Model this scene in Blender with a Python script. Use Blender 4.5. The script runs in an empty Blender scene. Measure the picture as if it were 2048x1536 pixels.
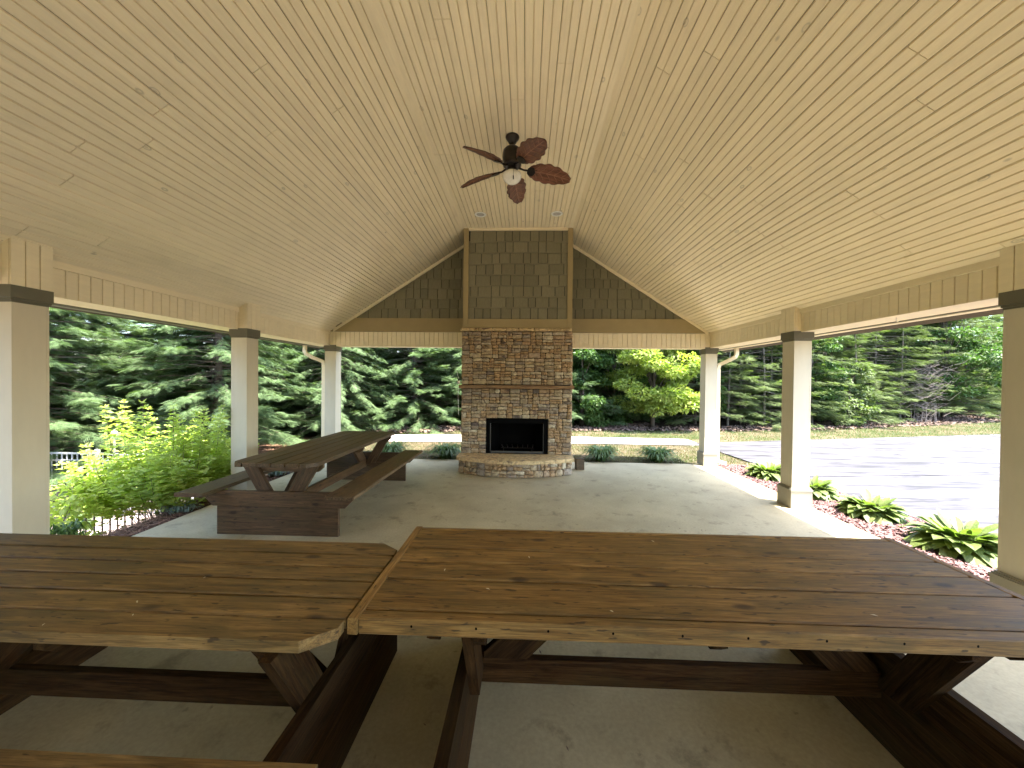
import bpy, math, random
import numpy as np
from mathutils import Vector, Matrix
random.seed(7); rng = np.random.default_rng(7)
SC = bpy.context.scene
COL = SC.collection
# ------------------------------------------------------------------ camera
cam_d = bpy.data.cameras.new('camera'); cam = bpy.data.objects.new('camera', cam_d); COL.objects.link(cam)
SC.camera = cam
cam_d.sensor_fit = 'HORIZONTAL'; cam_d.sensor_width = 36.0
cam_d.lens = 36.0 * 748.18 / 2048.0
cam_d.clip_start = 0.02; cam_d.clip_end = 600
_r = Vector((0.99923791, 0.03772078, 0.01003713)); _u = Vector((-0.01041924, 0.00994713, 0.99989624)); _f = Vector((-0.03761703, 0.99923881, -0.01033257))
cam.matrix_world = Matrix(((_r.x, _u.x, -_f.x, 0.0757), (_r.y, _u.y, -_f.y, 0.0), (_r.z, _u.z, -_f.z, 1.7127), (0, 0, 0, 1)))
# ------------------------------------------------------------------ world, sun, exposure
SUN = Vector((1.0, -0.45, 2.9)).normalized()
W = bpy.data.worlds.new('World'); SC.world = W; W.use_nodes = True
nt = W.node_tree; bg = nt.nodes['Background']
sky = nt.nodes.new('ShaderNodeTexSky'); sky.sky_type = 'NISHITA'; sky.sun_disc = False
sky.sun_elevation = math.asin(SUN.z); sky.sun_rotation = math.atan2(SUN.x, SUN.y)
sky.air_density = 1.0; sky.dust_density = 1.6; sky.ozone_density = 1.0
nt.links.new(sky.outputs[0], bg.inputs[0]); bg.inputs[1].default_value = 0.12
sd = bpy.data.lights.new('sun', 'SUN'); sd.energy = 2.5; sd.angle = math.radians(0.53); sd.color = (1.0, 0.94, 0.82)
so = bpy.data.objects.new('sun', sd); COL.objects.link(so)
so.rotation_euler = SUN.to_track_quat('Z', 'Y').to_euler(); so.location = (20, -10, 40)
SC.view_settings.view_transform = 'Standard'; SC.view_settings.look = 'None'
SC.view_settings.gamma = 1.0; SC.view_settings.use_curve_mapping = False
SC.view_settings.exposure = 3.88
SC.cycles.max_bounces = 10; SC.cycles.diffuse_bounces = 6; SC.cycles.transparent_max_bounces = 8
SC.cycles.use_denoising = True
SC.cycles.sample_clamp_indirect = 6.0

# ------------------------------------------------------------------ materials
def newmat(name):
    m = bpy.data.materials.new(name); m.use_nodes = True
    n = m.node_tree; b = n.nodes['Principled BSDF']; return m, n, b
def N(n, t, **kw):
    x = n.nodes.new(t)
    for k, v in kw.items():
        if k.startswith('_'): setattr(x, k[1:], v)
        else: x.inputs[k.replace('__', ' ')].default_value = v
    return x
def L(n, a, b): n.links.new(a, b)
def ramp(n, src, stops):
    r = n.nodes.new('ShaderNodeValToRGB'); L(n, src, r.inputs[0]); e = r.color_ramp.elements
    while len(e) < len(stops): e.new(0.5)
    for i, (p, c) in enumerate(stops):
        e[i].position = p; e[i].color = (c[0], c[1], c[2], 1) if hasattr(c, '__len__') else (c, c, c, 1)
    return r
def mix(n, fac, a, b, mode='MIX'):
    m = n.nodes.new('ShaderNodeMix'); m.data_type = 'RGBA'; m.blend_type = mode
    for s, v in ((0, fac), (6, a), (7, b)):
        if hasattr(v, 'is_linked') or hasattr(v, 'links'): L(n, v, m.inputs[s])
        elif s == 0: m.inputs[0].default_value = v
        else: m.inputs[s].default_value = (*v, 1)
    return m.outputs[2]
def coords(n, rnd=40.0, scale=(1, 1, 1), kind='Object'):
    tc = n.nodes.new('ShaderNodeTexCoord'); oi = n.nodes.new('ShaderNodeObjectInfo')
    mu = n.nodes.new('ShaderNodeVectorMath'); mu.operation = 'MULTIPLY'; mu.inputs[1].default_value = (rnd, rnd * 1.7, rnd * 0.6)
    cb = n.nodes.new('ShaderNodeCombineXYZ')
    for i in range(3): L(n, oi.outputs['Random'], cb.inputs[i])
    L(n, cb.outputs[0], mu.inputs[0])
    ad = n.nodes.new('ShaderNodeVectorMath'); ad.operation = 'ADD'
    L(n, tc.outputs[kind], ad.inputs[0]); L(n, mu.outputs[0], ad.inputs[1])
    mp = n.nodes.new('ShaderNodeMapping'); mp.inputs['Scale'].default_value = scale
    L(n, ad.outputs[0], mp.inputs[0])
    return mp.outputs[0], ad.outputs[0], oi.outputs['Random']
def noise(n, vec, scale, detail=4, rough=0.55, dist=0.0):
    x = n.nodes.new('ShaderNodeTexNoise'); L(n, vec, x.inputs['Vector'])
    x.inputs['Scale'].default_value = scale; x.inputs['Detail'].default_value = detail
    x.inputs['Roughness'].default_value = rough; x.inputs['Distortion'].default_value = dist
    return x.outputs['Fac']
def bump(n, b, h, strength=0.3, dist=0.01):
    x = n.nodes.new('ShaderNodeBump'); x.inputs['Strength'].default_value = strength; x.inputs['Distance'].default_value = dist
    L(n, h, x.inputs['Height']); L(n, x.outputs[0], b.inputs['Normal'])
def mul(c, k): return tuple(min(1, v * k) for v in c)

def wood_mat(name, c1, c2, c3, stain=0.5, rough=0.55, spec=0.35):
    m, n, b = newmat(name)
    v, raw, rnd = coords(n, 37, (1.1, 17, 17))
    g = noise(n, v, 2.6, 9, 0.68, 0.9)
    col = ramp(n, g, [(0.34, c1), (0.5, c2), (0.66, c3)]).outputs[0]
    # per-plank tone
    tone = ramp(n, rnd, [(0, 0.70), (1, 1.22)]).outputs[0]
    col = mix(n, 1.0, col, tone, 'MULTIPLY')
    # fine pores
    v2, _, _ = coords(n, 11, (3, 90, 90))
    f = ramp(n, noise(n, v2, 3.0, 3, 0.6), [(0.38, 0.58), (0.52, 1.06)]).outputs[0]
    col = mix(n, 0.85, col, f, 'MULTIPLY')
    # weather stains: grey green / dark
    v3, _, _ = coords(n, 23, (1.6, 4.5, 4.5))
    s = ramp(n, noise(n, v3, 1.6, 5, 0.6, 0.3), [(0.46, 0.0), (0.66, 1.0)])
    sf = n.nodes.new('ShaderNodeMath'); sf.operation = 'MULTIPLY'; sf.inputs[1].default_value = stain; L(n, s.outputs[0], sf.inputs[0])
    col = mix(n, sf.outputs[0], col, (0.070, 0.055, 0.022))
    # knots
    v4, _, _ = coords(n, 9, (1.0, 2.2, 2.2))
    vo = n.nodes.new('ShaderNodeTexVoronoi'); L(n, v4, vo.inputs['Vector']); vo.inputs['Scale'].default_value = 2.7
    k = ramp(n, vo.outputs['Distance'], [(0.0, 1.0), (0.07, 0.85), (0.15, 0.0)]).outputs[0]
    col = mix(n, k, col, (0.035, 0.018, 0.008))
    # small dark flecks
    v5, _, _ = coords(n, 5, (4, 16, 16))
    k2 = ramp(n, noise(n, v5, 3.2, 2, 0.5), [(0.645, 0.0), (0.70, 0.85)]).outputs[0]
    col = mix(n, k2, col, (0.03, 0.017, 0.008))
    L(n, col, b.inputs['Base Color'])
    rr = ramp(n, g, [(0.2, rough - 0.12), (0.8, rough + 0.16)]).outputs[0]; L(n, rr, b.inputs['Roughness'])
    b.inputs['Specular IOR Level'].default_value = spec
    mm = n.nodes.new('ShaderNodeMath'); mm.operation = 'SUBTRACT'; L(n, g, mm.inputs[0]); L(n, k, mm.inputs[1])
    bump(n, b, mm.outputs[0], 0.35, 0.004)
    return m
def paint_mat(name, c, rough=0.6, var=0.08, knots=False, gscale=(1, 1, 1), dirt=0.0, tonevar=0.0):
    m, n, b = newmat(name)
    v, raw, rnd = coords(n, 30, gscale)
    g = noise(n, v, 5, 5, 0.6)
    col = ramp(n, g, [(0.3, mul(c, 1 - var)), (0.7, mul(c, 1 + var))]).outputs[0]
    if tonevar:
        col = mix(n, 1.0, col, ramp(n, rnd, [(0, 1 - tonevar), (1, 1.0)]).outputs[0], 'MULTIPLY')
    if knots:
        v4, _, _ = coords(n, 13, (1.0, 1.9, 1.9))
        vo = n.nodes.new('ShaderNodeTexVoronoi'); L(n, v4, vo.inputs['Vector']); vo.inputs['Scale'].default_value = 2.3
        k = ramp(n, vo.outputs['Distance'], [(0.03, 0.45), (0.05, 0.05), (0.07, 0.75), (0.095, 0.0)]).outputs[0]
        k.node.color_ramp.elements[0].position = 0.02
        col = mix(n, k, col, mul(c, 0.48))
    if dirt:
        v5, _, _ = coords(n, 3, (1, 1, 1))
        k = ramp(n, noise(n, v5, 1.4, 6, 0.65), [(0.5, 0.0), (0.75, dirt)]).outputs[0]
        col = mix(n, k, col, mul(c, 0.45))
    L(n, col, b.inputs['Base Color']); b.inputs['Roughness'].default_value = rough
    b.inputs['Specular IOR Level'].default_value = 0.3
    bump(n, b, g, 0.12, 0.003)
    return m
def stone_mat(name, ramp_cols, bs=0.9, vein=True):
    m, n, b = newmat(name)
    v, raw, rnd = coords(n, 60)
    base = ramp(n, rnd, ramp_cols); base.color_ramp.interpolation = 'LINEAR'
    g = noise(n, v, 16, 6, 0.65, 0.6)
    col = mix(n, 1.0, base.outputs[0], ramp(n, g, [(0.28, (0.48, 0.45, 0.42)), (0.5, (1.15, 1.13, 1.08)), (0.72, (1.6, 1.55, 1.45))]).outputs[0], 'MULTIPLY')
    g2 = noise(n, v, 5, 5, 0.6, 1.2)
    k = ramp(n, g2, [(0.56, 0.0), (0.66, 0.75)]).outputs[0]
    col = mix(n, k, col, (0.085, 0.06, 0.055))
    k = ramp(n, noise(n, v, 7, 3, 0.5), [(0.6, 0.0), (0.7, 0.35)]).outputs[0]
    col = mix(n, k, col, (0.30, 0.19, 0.10))
    L(n, col, b.inputs['Base Color']); b.inputs['Roughness'].default_value = 0.88
    b.inputs['Specular IOR Level'].default_value = 0.2
    bump(n, b, g, bs, 0.012)
    return m
def leaf_mat(name, c1, c2, trans=0.3, nscale=1.5, rough=0.5, spec=0.35, tcol=None):
    m, n, b = newmat(name)
    v, raw, rnd = coords(n, 8)
    g = noise(n, v, nscale, 4, 0.7)
    g2 = noise(n, v, nscale * 14, 2, 0.5)
    a = n.nodes.new('ShaderNodeMath'); a.operation = 'ADD'; L(n, g, a.inputs[0]); L(n, g2, a.inputs[1])
    h = n.nodes.new('ShaderNodeMath'); h.operation = 'MULTIPLY'; h.inputs[1].default_value = 0.5; L(n, a.outputs[0], h.inputs[0])
    col = ramp(n, h.outputs[0], [(0.36, c1), (0.62, c2)]).outputs[0]
    L(n, col, b.inputs['Base Color']); b.inputs['Roughness'].default_value = rough; b.inputs['Specular IOR Level'].default_value = spec
    if trans > 0:
        t = n.nodes.new('ShaderNodeBsdfTranslucent'); tc = mix(n, 1.0, col, tcol or (1.2, 1.5, 0.5), 'MULTIPLY'); L(n, tc, t.inputs[0])
        ms = n.nodes.new('ShaderNodeMixShader'); ms.inputs[0].default_value = trans
        L(n, b.outputs[0], ms.inputs[1]); L(n, t.outputs[0], ms.inputs[2])
        L(n, ms.outputs[0], n.nodes['Material Output'].inputs[0])
    return m
def plain(name, c, rough=0.5, metal=0.0, spec=0.5, var=0.1):
    m, n, b = newmat(name)
    v, _, _ = coords(n, 5); g = noise(n, v, 22, 3)
    L(n, ramp(n, g, [(0.3, mul(c, 1 - var)), (0.7, mul(c, 1 + var))]).outputs[0], b.inputs['Base Color'])
    b.inputs['Roughness'].default_value = rough; b.inputs['Metallic'].default_value = metal; b.inputs['Specular IOR Level'].default_value = spec
    return m

CREAM = (0.83, 0.72, 0.49)
M = {}
M['ceil'] = paint_mat('cream_ceiling_paint', CREAM, 0.62, 0.05, True, (0.7, 9, 9), 0.16, 0.07)
M['cream'] = paint_mat('cream_trim_paint', CREAM, 0.6, 0.04, False, (1, 1, 6), 0.12, 0.05)
M['post'] = paint_mat('post_paint', (0.58, 0.52, 0.385), 0.6, 0.03, False, (3, 3, 0.8), 0.10)
M['khaki'] = paint_mat('khaki_trim_paint', (0.33, 0.255, 0.125), 0.6, 0.05, False, (1, 1, 1), 0.15)
M['cap'] = paint_mat('olive_brown_cap_paint', (0.135, 0.125, 0.085), 0.5, 0.08)
M['shingle'] = paint_mat('olive_shingle_paint', (0.215, 0.195, 0.120), 0.75, 0.10, False, (14, 14, 2), 0.1, 0.22)
M['white'] = plain('white_enamel', (0.72, 0.70, 0.62), 0.35)
M['wood_red'] = wood_mat('red_brown_stained_wood', (0.090, 0.044, 0.012), (0.215, 0.120, 0.034), (0.330, 0.198, 0.066), 0.5)
M['wood_grey'] = wood_mat('weathered_brown_wood', (0.076, 0.043, 0.013), (0.185, 0.110, 0.036), (0.290, 0.185, 0.070), 0.55)
M['wood_dark'] = wood_mat('shade_darkened_frame_wood', (0.015, 0.0070, 0.0028), (0.036, 0.0175, 0.0065), (0.062, 0.032, 0.012), 0.2, 0.8, 0.06)  # near frames only: foreground shade is put into this darker colour
M['wood_far'] = wood_mat('brown_stained_wood', (0.050, 0.029, 0.013), (0.105, 0.063, 0.029), (0.165, 0.108, 0.056), 0.5)
M['mantel'] = wood_mat('mantel_wood', (0.16, 0.085, 0.038), (0.30, 0.17, 0.078), (0.42, 0.26, 0.125), 0.15)
M['stone'] = stone_mat('fieldstone', [(0.0, (0.30, 0.23, 0.145)), (0.16, (0.38, 0.305, 0.20)), (0.3, (0.19, 0.155, 0.125)), (0.42, (0.36, 0.285, 0.18)), (0.54, (0.26, 0.225, 0.185)), (0.66, (0.36, 0.25, 0.15)), (0.78, (0.33, 0.275, 0.19)), (0.9, (0.48, 0.42, 0.31)), (1.0, (0.13, 0.10, 0.09))])
M['ledge'] = stone_mat('tan_ledge_stone', [(0, (0.42, 0.31, 0.17)), (0.5, (0.46, 0.35, 0.2)), (1, (0.38, 0.29, 0.16))], 0.5)
M['mortar'] = plain('dark_joint_mortar', (0.055, 0.038, 0.026), 0.95, var=0.3)
M['black'] = plain('firebox_black', (0.0022, 0.002, 0.0018), 0.8, spec=0.06)
M['steel'] = plain('dull_steel', (0.075, 0.072, 0.065), 0.5, 0.4)
M['bronze'] = plain('oil_rubbed_bronze', (0.022, 0.016, 0.013), 0.35, 0.5)
M['blade'] = wood_mat('fan_blade_wood', (0.075, 0.026, 0.013), (0.15, 0.058, 0.030), (0.21, 0.092, 0.050), 0.2, 0.45)
M['vein'] = plain('blade_vein', (0.26, 0.12, 0.065), 0.5)
M['bark'] = paint_mat('bark', (0.085, 0.065, 0.048), 0.95, 0.4, False, (6, 6, 1))
M['palebark'] = paint_mat('pale_bark', (0.12, 0.10, 0.078), 0.95, 0.35, False, (6, 6, 1))
M['black_metal'] = plain('black_fence_metal', (0.03, 0.03, 0.032), 0.45)
M['grey_metal'] = plain('grey_fence_metal', (0.42, 0.43, 0.45), 0.5)
# glass shade of the fan lamp: opal, unlit
m, n, b = newmat('opal_glass'); v, _, _ = coords(n, 3)
L(n, ramp(n, noise(n, v, 14, 4, 0.6, 2.0), [(0.3, (0.70, 0.66, 0.55)), (0.7, (0.85, 0.82, 0.72))]).outputs[0], b.inputs['Base Color'])
b.inputs['Roughness'].default_value = 0.18; b.inputs['Subsurface Weight'].default_value = 0.25; b.inputs['Subsurface Radius'].default_value = (0.04, 0.04, 0.03); M['opal'] = m
# slab concrete
def concrete(name, c, stain=0.5, shadow_streak=False):
    m, n, b = newmat(name); v, raw, rnd = coords(n, 2)
    g = noise(n, v, 1.3, 7, 0.62)
    col = ramp(n, g, [(0.3, mul(c, 0.80)), (0.7, mul(c, 1.12))]).outputs[0]
    f = ramp(n, noise(n, v, 45, 3, 0.6), [(0.3, 0.86), (0.7, 1.08)]).outputs[0]
    col = mix(n, 0.8, col, f, 'MULTIPLY')
    # dark stains
    k = ramp(n, noise(n, v, 3.6, 7, 0.72, 0.1), [(0.56, 0.0), (0.68, stain)]).outputs[0]
    col = mix(n, k, col, mul(c, 0.45))
    vo = n.nodes.new('ShaderNodeTexVoronoi'); vv = mix(n, 0.12, v, n.nodes.new('ShaderNodeTexNoise').outputs['Color'])
    L(n, v, vo.inputs['Vector']); vo.inputs['Scale'].default_value = 6.5; vo.inputs['Randomness'].default_value = 1
    vm = n.nodes.new('ShaderNodeMath'); vm.operation = 'ADD'; L(n, vo.outputs['Distance'], vm.inputs[0])
    vn = n.nodes.new('ShaderNodeMath'); vn.operation = 'MULTIPLY'; vn.inputs[1].default_value = 0.5; L(n, noise(n, v, 22, 4, 0.7), vn.inputs[0]); L(n, vn.outputs[0], vm.inputs[1])
    k = ramp(n, vm.outputs[0], [(0.27, stain), (0.35, 0.0)]).outputs[0]
    col = mix(n, k, col, mul(c, 0.42))
    if shadow_streak:  # dark streaks painted into the colour in place of tree shadows
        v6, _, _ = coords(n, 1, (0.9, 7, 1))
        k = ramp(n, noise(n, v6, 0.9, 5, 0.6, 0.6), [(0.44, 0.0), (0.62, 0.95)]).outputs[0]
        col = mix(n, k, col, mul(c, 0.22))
    L(n, col, b.inputs['Base Color']); b.inputs['Roughness'].default_value = 0.72; b.inputs['Specular IOR Level'].default_value = 0.35
    bump(n, b, g, 0.15, 0.01); return m
M['slab'] = concrete('patio_concrete', (0.435, 0.372, 0.23), 0.7)
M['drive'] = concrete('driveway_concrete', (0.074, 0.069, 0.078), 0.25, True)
M['walk'] = concrete('pale_path_concrete', (0.40, 0.37, 0.35), 0.1)
M['deck'] = concrete('pink_pool_deck', (0.34, 0.27, 0.25), 0.1)
def ground_mat(name, stops, sc=2.2, b_s=0.5, fine=60):
    m, n, b = newmat(name); v, _, _ = coords(n, 1)
    g = noise(n, v, sc, 8, 0.72, 0.3); col = ramp(n, g, stops).outputs[0]
    g2 = noise(n, v, fine, 4, 0.7)
    col = mix(n, 0.8, col, ramp(n, g2, [(0.3, 0.45), (0.7, 1.4)]).outputs[0], 'MULTIPLY')
    L(n, col, b.inputs['Base Color']); b.inputs['Roughness'].default_value = 1.0; b.inputs['Specular IOR Level'].default_value = 0.05
    bump(n, b, g2, b_s, 0.03); return m
M['ring'] = plain('white_ring', (0.86, 0.85, 0.80), 0.3)
M['lens_grey'] = plain('frosted_lens', (0.42, 0.40, 0.36), 0.4)
M['lawn'] = ground_mat('straw_and_grass', [(0.34, (0.036, 0.050, 0.016)), (0.5, (0.078, 0.066, 0.036)), (0.64, (0.12, 0.088, 0.062))], 0.9)
M['forest'] = ground_mat('forest_floor', [(0.35, (0.025, 0.018, 0.012)), (0.65, (0.06, 0.042, 0.03))], 2.0)
M['redmulch'] = ground_mat('red_mulch', [(0.35, (0.05, 0.022, 0.022)), (0.65, (0.12, 0.058, 0.055))], 6)
M['straw'] = ground_mat('pine_straw', [(0.35, (0.05, 0.028, 0.018)), (0.65, (0.13, 0.075, 0.05))], 6)
M['chip'] = plain('mulch_chip', (0.15, 0.085, 0.082), 0.95, var=0.5)
M['needle'] = plain('pine_needle_straw', (0.19, 0.105, 0.065), 0.9, var=0.5)
M['litter'] = plain('dead_leaves', (0.13, 0.085, 0.065), 0.9, var=0.5)
M['conifer'] = leaf_mat('conifer_fronds', (0.050, 0.088, 0.036), (0.135, 0.195, 0.088), 0.3, 1.2)
M['hemlock'] = leaf_mat('pine_fronds', (0.065, 0.095, 0.034), (0.155, 0.195, 0.080), 0.35, 0.9)
M['maple'] = leaf_mat('maple_leaves', (0.15, 0.20, 0.040), (0.33, 0.36, 0.10), 0.5, 0.8)
M['green'] = leaf_mat('broadleaf_green', (0.035, 0.080, 0.018), (0.085, 0.145, 0.040), 0.35, 0.8)
M['bush'] = leaf_mat('chartreuse_leaves', (0.32, 0.40, 0.10), (0.58, 0.63, 0.20), 0.55, 2.5, tcol=(1.15, 1.3, 0.6))
M['hosta'] = leaf_mat('hosta_leaves', (0.075, 0.115, 0.024), (0.155, 0.195, 0.058), 0.35, 6)
M['lirio'] = leaf_mat('liriope_blades', (0.045, 0.090, 0.022), (0.12, 0.19, 0.06), 0.2, 8)
M['blueg'] = leaf_mat('blue_green_blades', (0.10, 0.15, 0.12), (0.22, 0.28, 0.24), 0.15, 8)
M['grass'] = leaf_mat('grass_blades', (0.050, 0.085, 0.020), (0.105, 0.135, 0.040), 0.2, 1.2)
M['straw_b'] = leaf_mat('dry_grass_blades', (0.10, 0.082, 0.045), (0.175, 0.135, 0.085), 0.15, 2)
M['twig'] = plain('dead_twigs', (0.13, 0.105, 0.09), 0.9, var=0.3)

# ------------------------------------------------------------------ mesh helpers
class MB:
    def __init__(s): s.v = []; s.f = []
    def add(s, vs, fs):
        o = len(s.v); s.v += [tuple(p) for p in vs]; s.f += [tuple(i + o for i in f) for f in fs]; return s
    def box(s, x0, x1, y0, y1, z0, z1, bev=0.0):
        if bev <= 0:
            return s.add([(x, y, z) for x in (x0, x1) for y in (y0, y1) for z in (z0, z1)],
                         [(0, 1, 3, 2), (4, 6, 7, 5), (0, 4, 5, 1), (2, 3, 7, 6), (0, 2, 6, 4), (1, 5, 7, 3)])
        # bevel along the 4 long (x) edges
        b = bev
        ring = [(y0 + b, z0), (y1 - b, z0), (y1, z0 + b), (y1, z1 - b), (y1 - b, z1), (y0 + b, z1), (y0, z1 - b), (y0, z0 + b)]
        vs = [(x, y, z) for x in (x0, x1) for y, z in ring]
        fs = [tuple(range(7, -1, -1)), tuple(range(8, 16))] + [(i, (i + 1) % 8, (i + 1) % 8 + 8, i + 8) for i in range(8)]
        return s.add(vs, fs)
    def prism(s, poly, d0, d1, axis='y'):
        """poly in the plane perpendicular to axis; ((x,z) for y, (y,z) for x, (x,y) for z)"""
        n = len(poly)
        def P(a, b, d): return {'y': (a, d, b), 'x': (d, a, b), 'z': (a, b, d)}[axis]
        vs = [P(a, b, d0) for a, b in poly] + [P(a, b, d1) for a, b in poly]
        return s.add(vs, [tuple(range(n - 1, -1, -1)), tuple(range(n, 2 * n))] + [(i, (i + 1) % n, (i + 1) % n + n, i + n) for i in range(n)])
    def lathe(s, prof, seg=24, c=(0, 0, 0)):
        vs = []; fs = []
        for r, z in prof:
            for k in range(seg):
                a = 2 * math.pi * k / seg; vs.append((c[0] + r * math.cos(a), c[1] + r * math.sin(a), c[2] + z))
        for i in range(len(prof) - 1):
            for k in range(seg):
                k2 = (k + 1) % seg; fs.append((i * seg + k, i * seg + k2, (i + 1) * seg + k2, (i + 1) * seg + k))
        if prof[0][0] > 1e-5: fs.append(tuple(range(seg - 1, -1, -1)))
        if prof[-1][0] > 1e-5: fs.append(tuple((len(prof) - 1) * seg + k for k in range(seg)))
        return s.add(vs, fs)
    def tube(s, pts, rad, seg=6):
        pts = [Vector(p) for p in pts]; n = len(pts)
        rads = rad if hasattr(rad, '__len__') else [rad] * n
        vs = []; fs = []
        for i, p in enumerate(pts):
            d = (pts[min(i + 1, n - 1)] - pts[max(i - 1, 0)]).normalized()
            a = d.orthogonal().normalized() if i == 0 else (a - d * a.dot(d)).normalized()
            b = d.cross(a)
            for k in range(seg):
                t = 2 * math.pi * k / seg; vs.append(p + (a * math.cos(t) + b * math.sin(t)) * rads[i])
        for i in range(n - 1):
            for k in range(seg):
                k2 = (k + 1) % seg; fs.append((i * seg + k, i * seg + k2, (i + 1) * seg + k2, (i + 1) * seg + k))
        fs += [tuple(range(seg - 1, -1, -1)), tuple((n - 1) * seg + k for k in range(seg))]
        return s.add(vs, fs)
    def rtube(s, pts, hw, hh, up=(0, 1, 0)):
        """rectangular tube"""
        pts = [Vector(p) for p in pts]; n = len(pts); vs = []; fs = []; up = Vector(up)
        for i, p in enumerate(pts):
            d = (pts[min(i + 1, n - 1)] - pts[max(i - 1, 0)]).normalized(); b = up.normalized(); a = d.cross(b).normalized()
            for sx, sy in ((-1, -1), (1, -1), (1, 1), (-1, 1)): vs.append(p + a * hw * sx + b * hh * sy)
        for i in range(n - 1):
            for k in range(4):
                k2 = (k + 1) % 4; fs.append((i * 4 + k, i * 4 + k2, (i + 1) * 4 + k2, (i + 1) * 4 + k))
        fs += [(3, 2, 1, 0), tuple((n - 1) * 4 + k for k in range(4))]
        return s.add(vs, fs)
    def mesh(s, name, mat, smooth=False):
        me = bpy.data.meshes.new(name); me.from_pydata(s.v, [], s.f); me.validate(); me.update()
        if mat: me.materials.append(M[mat] if isinstance(mat, str) else mat)
        if smooth: me.shade_smooth()
        return me
    def build(s, name, mat, parent=None, smooth=False, loc=None):
        return obj(name, s.mesh(name, mat, smooth), parent, loc)
def obj(name, me, parent=None, loc=None, mat4=None):
    o = bpy.data.objects.new(name, me); COL.objects.link(o)
    if parent: o.parent = parent
    if loc is not None: o.location = loc
    if mat4 is not None: o.matrix_local = mat4
    return o
def empty(name, label, cat, group=None, loc=(0, 0, 0), rz=0):
    o = bpy.data.objects.new(name, None); COL.objects.link(o); o.location = loc; o.rotation_euler = (0, 0, rz); o.empty_display_size = 0.1
    o['label'] = label; o['category'] = cat
    if group: o['group'] = group
    return o
def tag(o, label=None, cat=None, group=None, kind=None):
    for k, v in (('label', label), ('category', cat), ('group', group), ('kind', kind)):
        if v: o[k] = v
    return o
def npmesh(name, verts, nper, mat, smooth=False):
    """verts (N,3) float, consecutive groups of nper vertices form faces (3 = tri, 4 = quad)"""
    me = bpy.data.meshes.new(name); nv = len(verts); nf = nv // nper
    me.vertices.add(nv); me.vertices.foreach_set('co', verts.astype(np.float32).ravel())
    me.loops.add(nv); me.loops.foreach_set('vertex_index', np.arange(nv, dtype=np.int32))
    me.polygons.add(nf); me.polygons.foreach_set('loop_start', np.arange(0, nv, nper, dtype=np.int32))
    me.update(calc_edges=True); me.materials.append(M[mat])
    return me
def board_mesh(Lx, Wy, Tz, bev=0.003, cut=None):
    """plank with length on local x. cut = clipped corners [(sx,sy,size)]"""
    mb = MB(); hx, hy, hz = Lx / 2, Wy / 2, Tz / 2
    if not cut: mb.box(-hx, hx, -hy, hy, -hz, hz, bev)
    else:
        poly = []
        for sx, sy in ((-1, -1), (1, -1), (1, 1), (-1, 1)):
            c = cut.get((sx, sy), 0)
            if c:
                a = (sx * hx, sy * (hy - c[1])); bb = (sx * (hx - c[0]), sy * hy)
                poly += [a, bb] if sx * sy > 0 else [bb, a]
            else: poly.append((sx * hx, sy * hy))
        mb.prism(poly, -hz, hz, 'z')
    return mb
def frame_mat(origin, xdir, ydir):
    x = Vector(xdir).normalized(); y = Vector(ydir); y = (y - x * y.dot(x)).normalized(); z = x.cross(y)
    return Matrix(((x.x, y.x, z.x, origin[0]), (x.y, y.y, z.y, origin[1]), (x.z, y.z, z.z, origin[2]), (0, 0, 0, 1)))
def plank(name, mat, parent, center, size, xdir=(1, 0, 0), ydir=(0, 1, 0), bev=0.003, cut=None):
    return obj(name, board_mesh(*size, bev, cut).mesh(name, mat), parent, None, frame_mat(center, xdir, ydir))

# ------------------------------------------------------------------ pavilion dimensions
XC = -0.125
XBL, XBR = -4.07, 3.80                 # inner faces of the side beams
ZB, ZT = 2.405, 2.70                   # beam underside, ceiling spring
FL, FR, ZF = -1.135, 0.910, 4.58       # flat ceiling strip
SL = (ZF - ZT) / (FL - XBL); SR = (ZF - ZT) / (XBR - FR)
Y0, Y1 = -7.0, 7.76  # unseen rear run of the roof lengthened to keep light off the foreground
PX = (-4.069, 3.843)
PY = (-4.6, -2.1, 0.41, 2.898, 5.366, 7.884)
def zl(x): return ZT + (x - XBL) * SL
def zr(x): return ZT + (XBR - x) * SR

# ------------------------------------------------------------------ ceiling planks
ceiling = MB().box(0, 0.01, 0, 0.01, 0, 0.01)
def ceiling_profile(w):
    e = 0.0062; v = 0.0060; h = w / 2 - 0.0016; d = 0.0125
    return [(-h, d), (-h + e, 0), (-v, 0), (0, 0.0130), (v, 0), (h - e, 0), (h, d), (h, 0.018), (-h, 0.018)]
def ceiling_board(w, length):
    mb = MB(); pr = ceiling_profile(w); n = len(pr)
    vs = [(x, y, z) for x in (-length / 2, length / 2) for y, z in pr]
    fs = [(i, (i + 1) % n, (i + 1) % n + n, i + n) for i in range(n)]
    # end caps as strips
    for o in (0, n): fs += [tuple(o + k for k in (0, 1, 8)), tuple(o + k for k in (1, 2, 3, 8)), tuple(o + k for k in (3, 7, 8)), tuple(o + k for k in (3, 4, 5, 7)), tuple(o + k for k in (5, 6, 7))]
    return mb.add(vs, fs)
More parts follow.
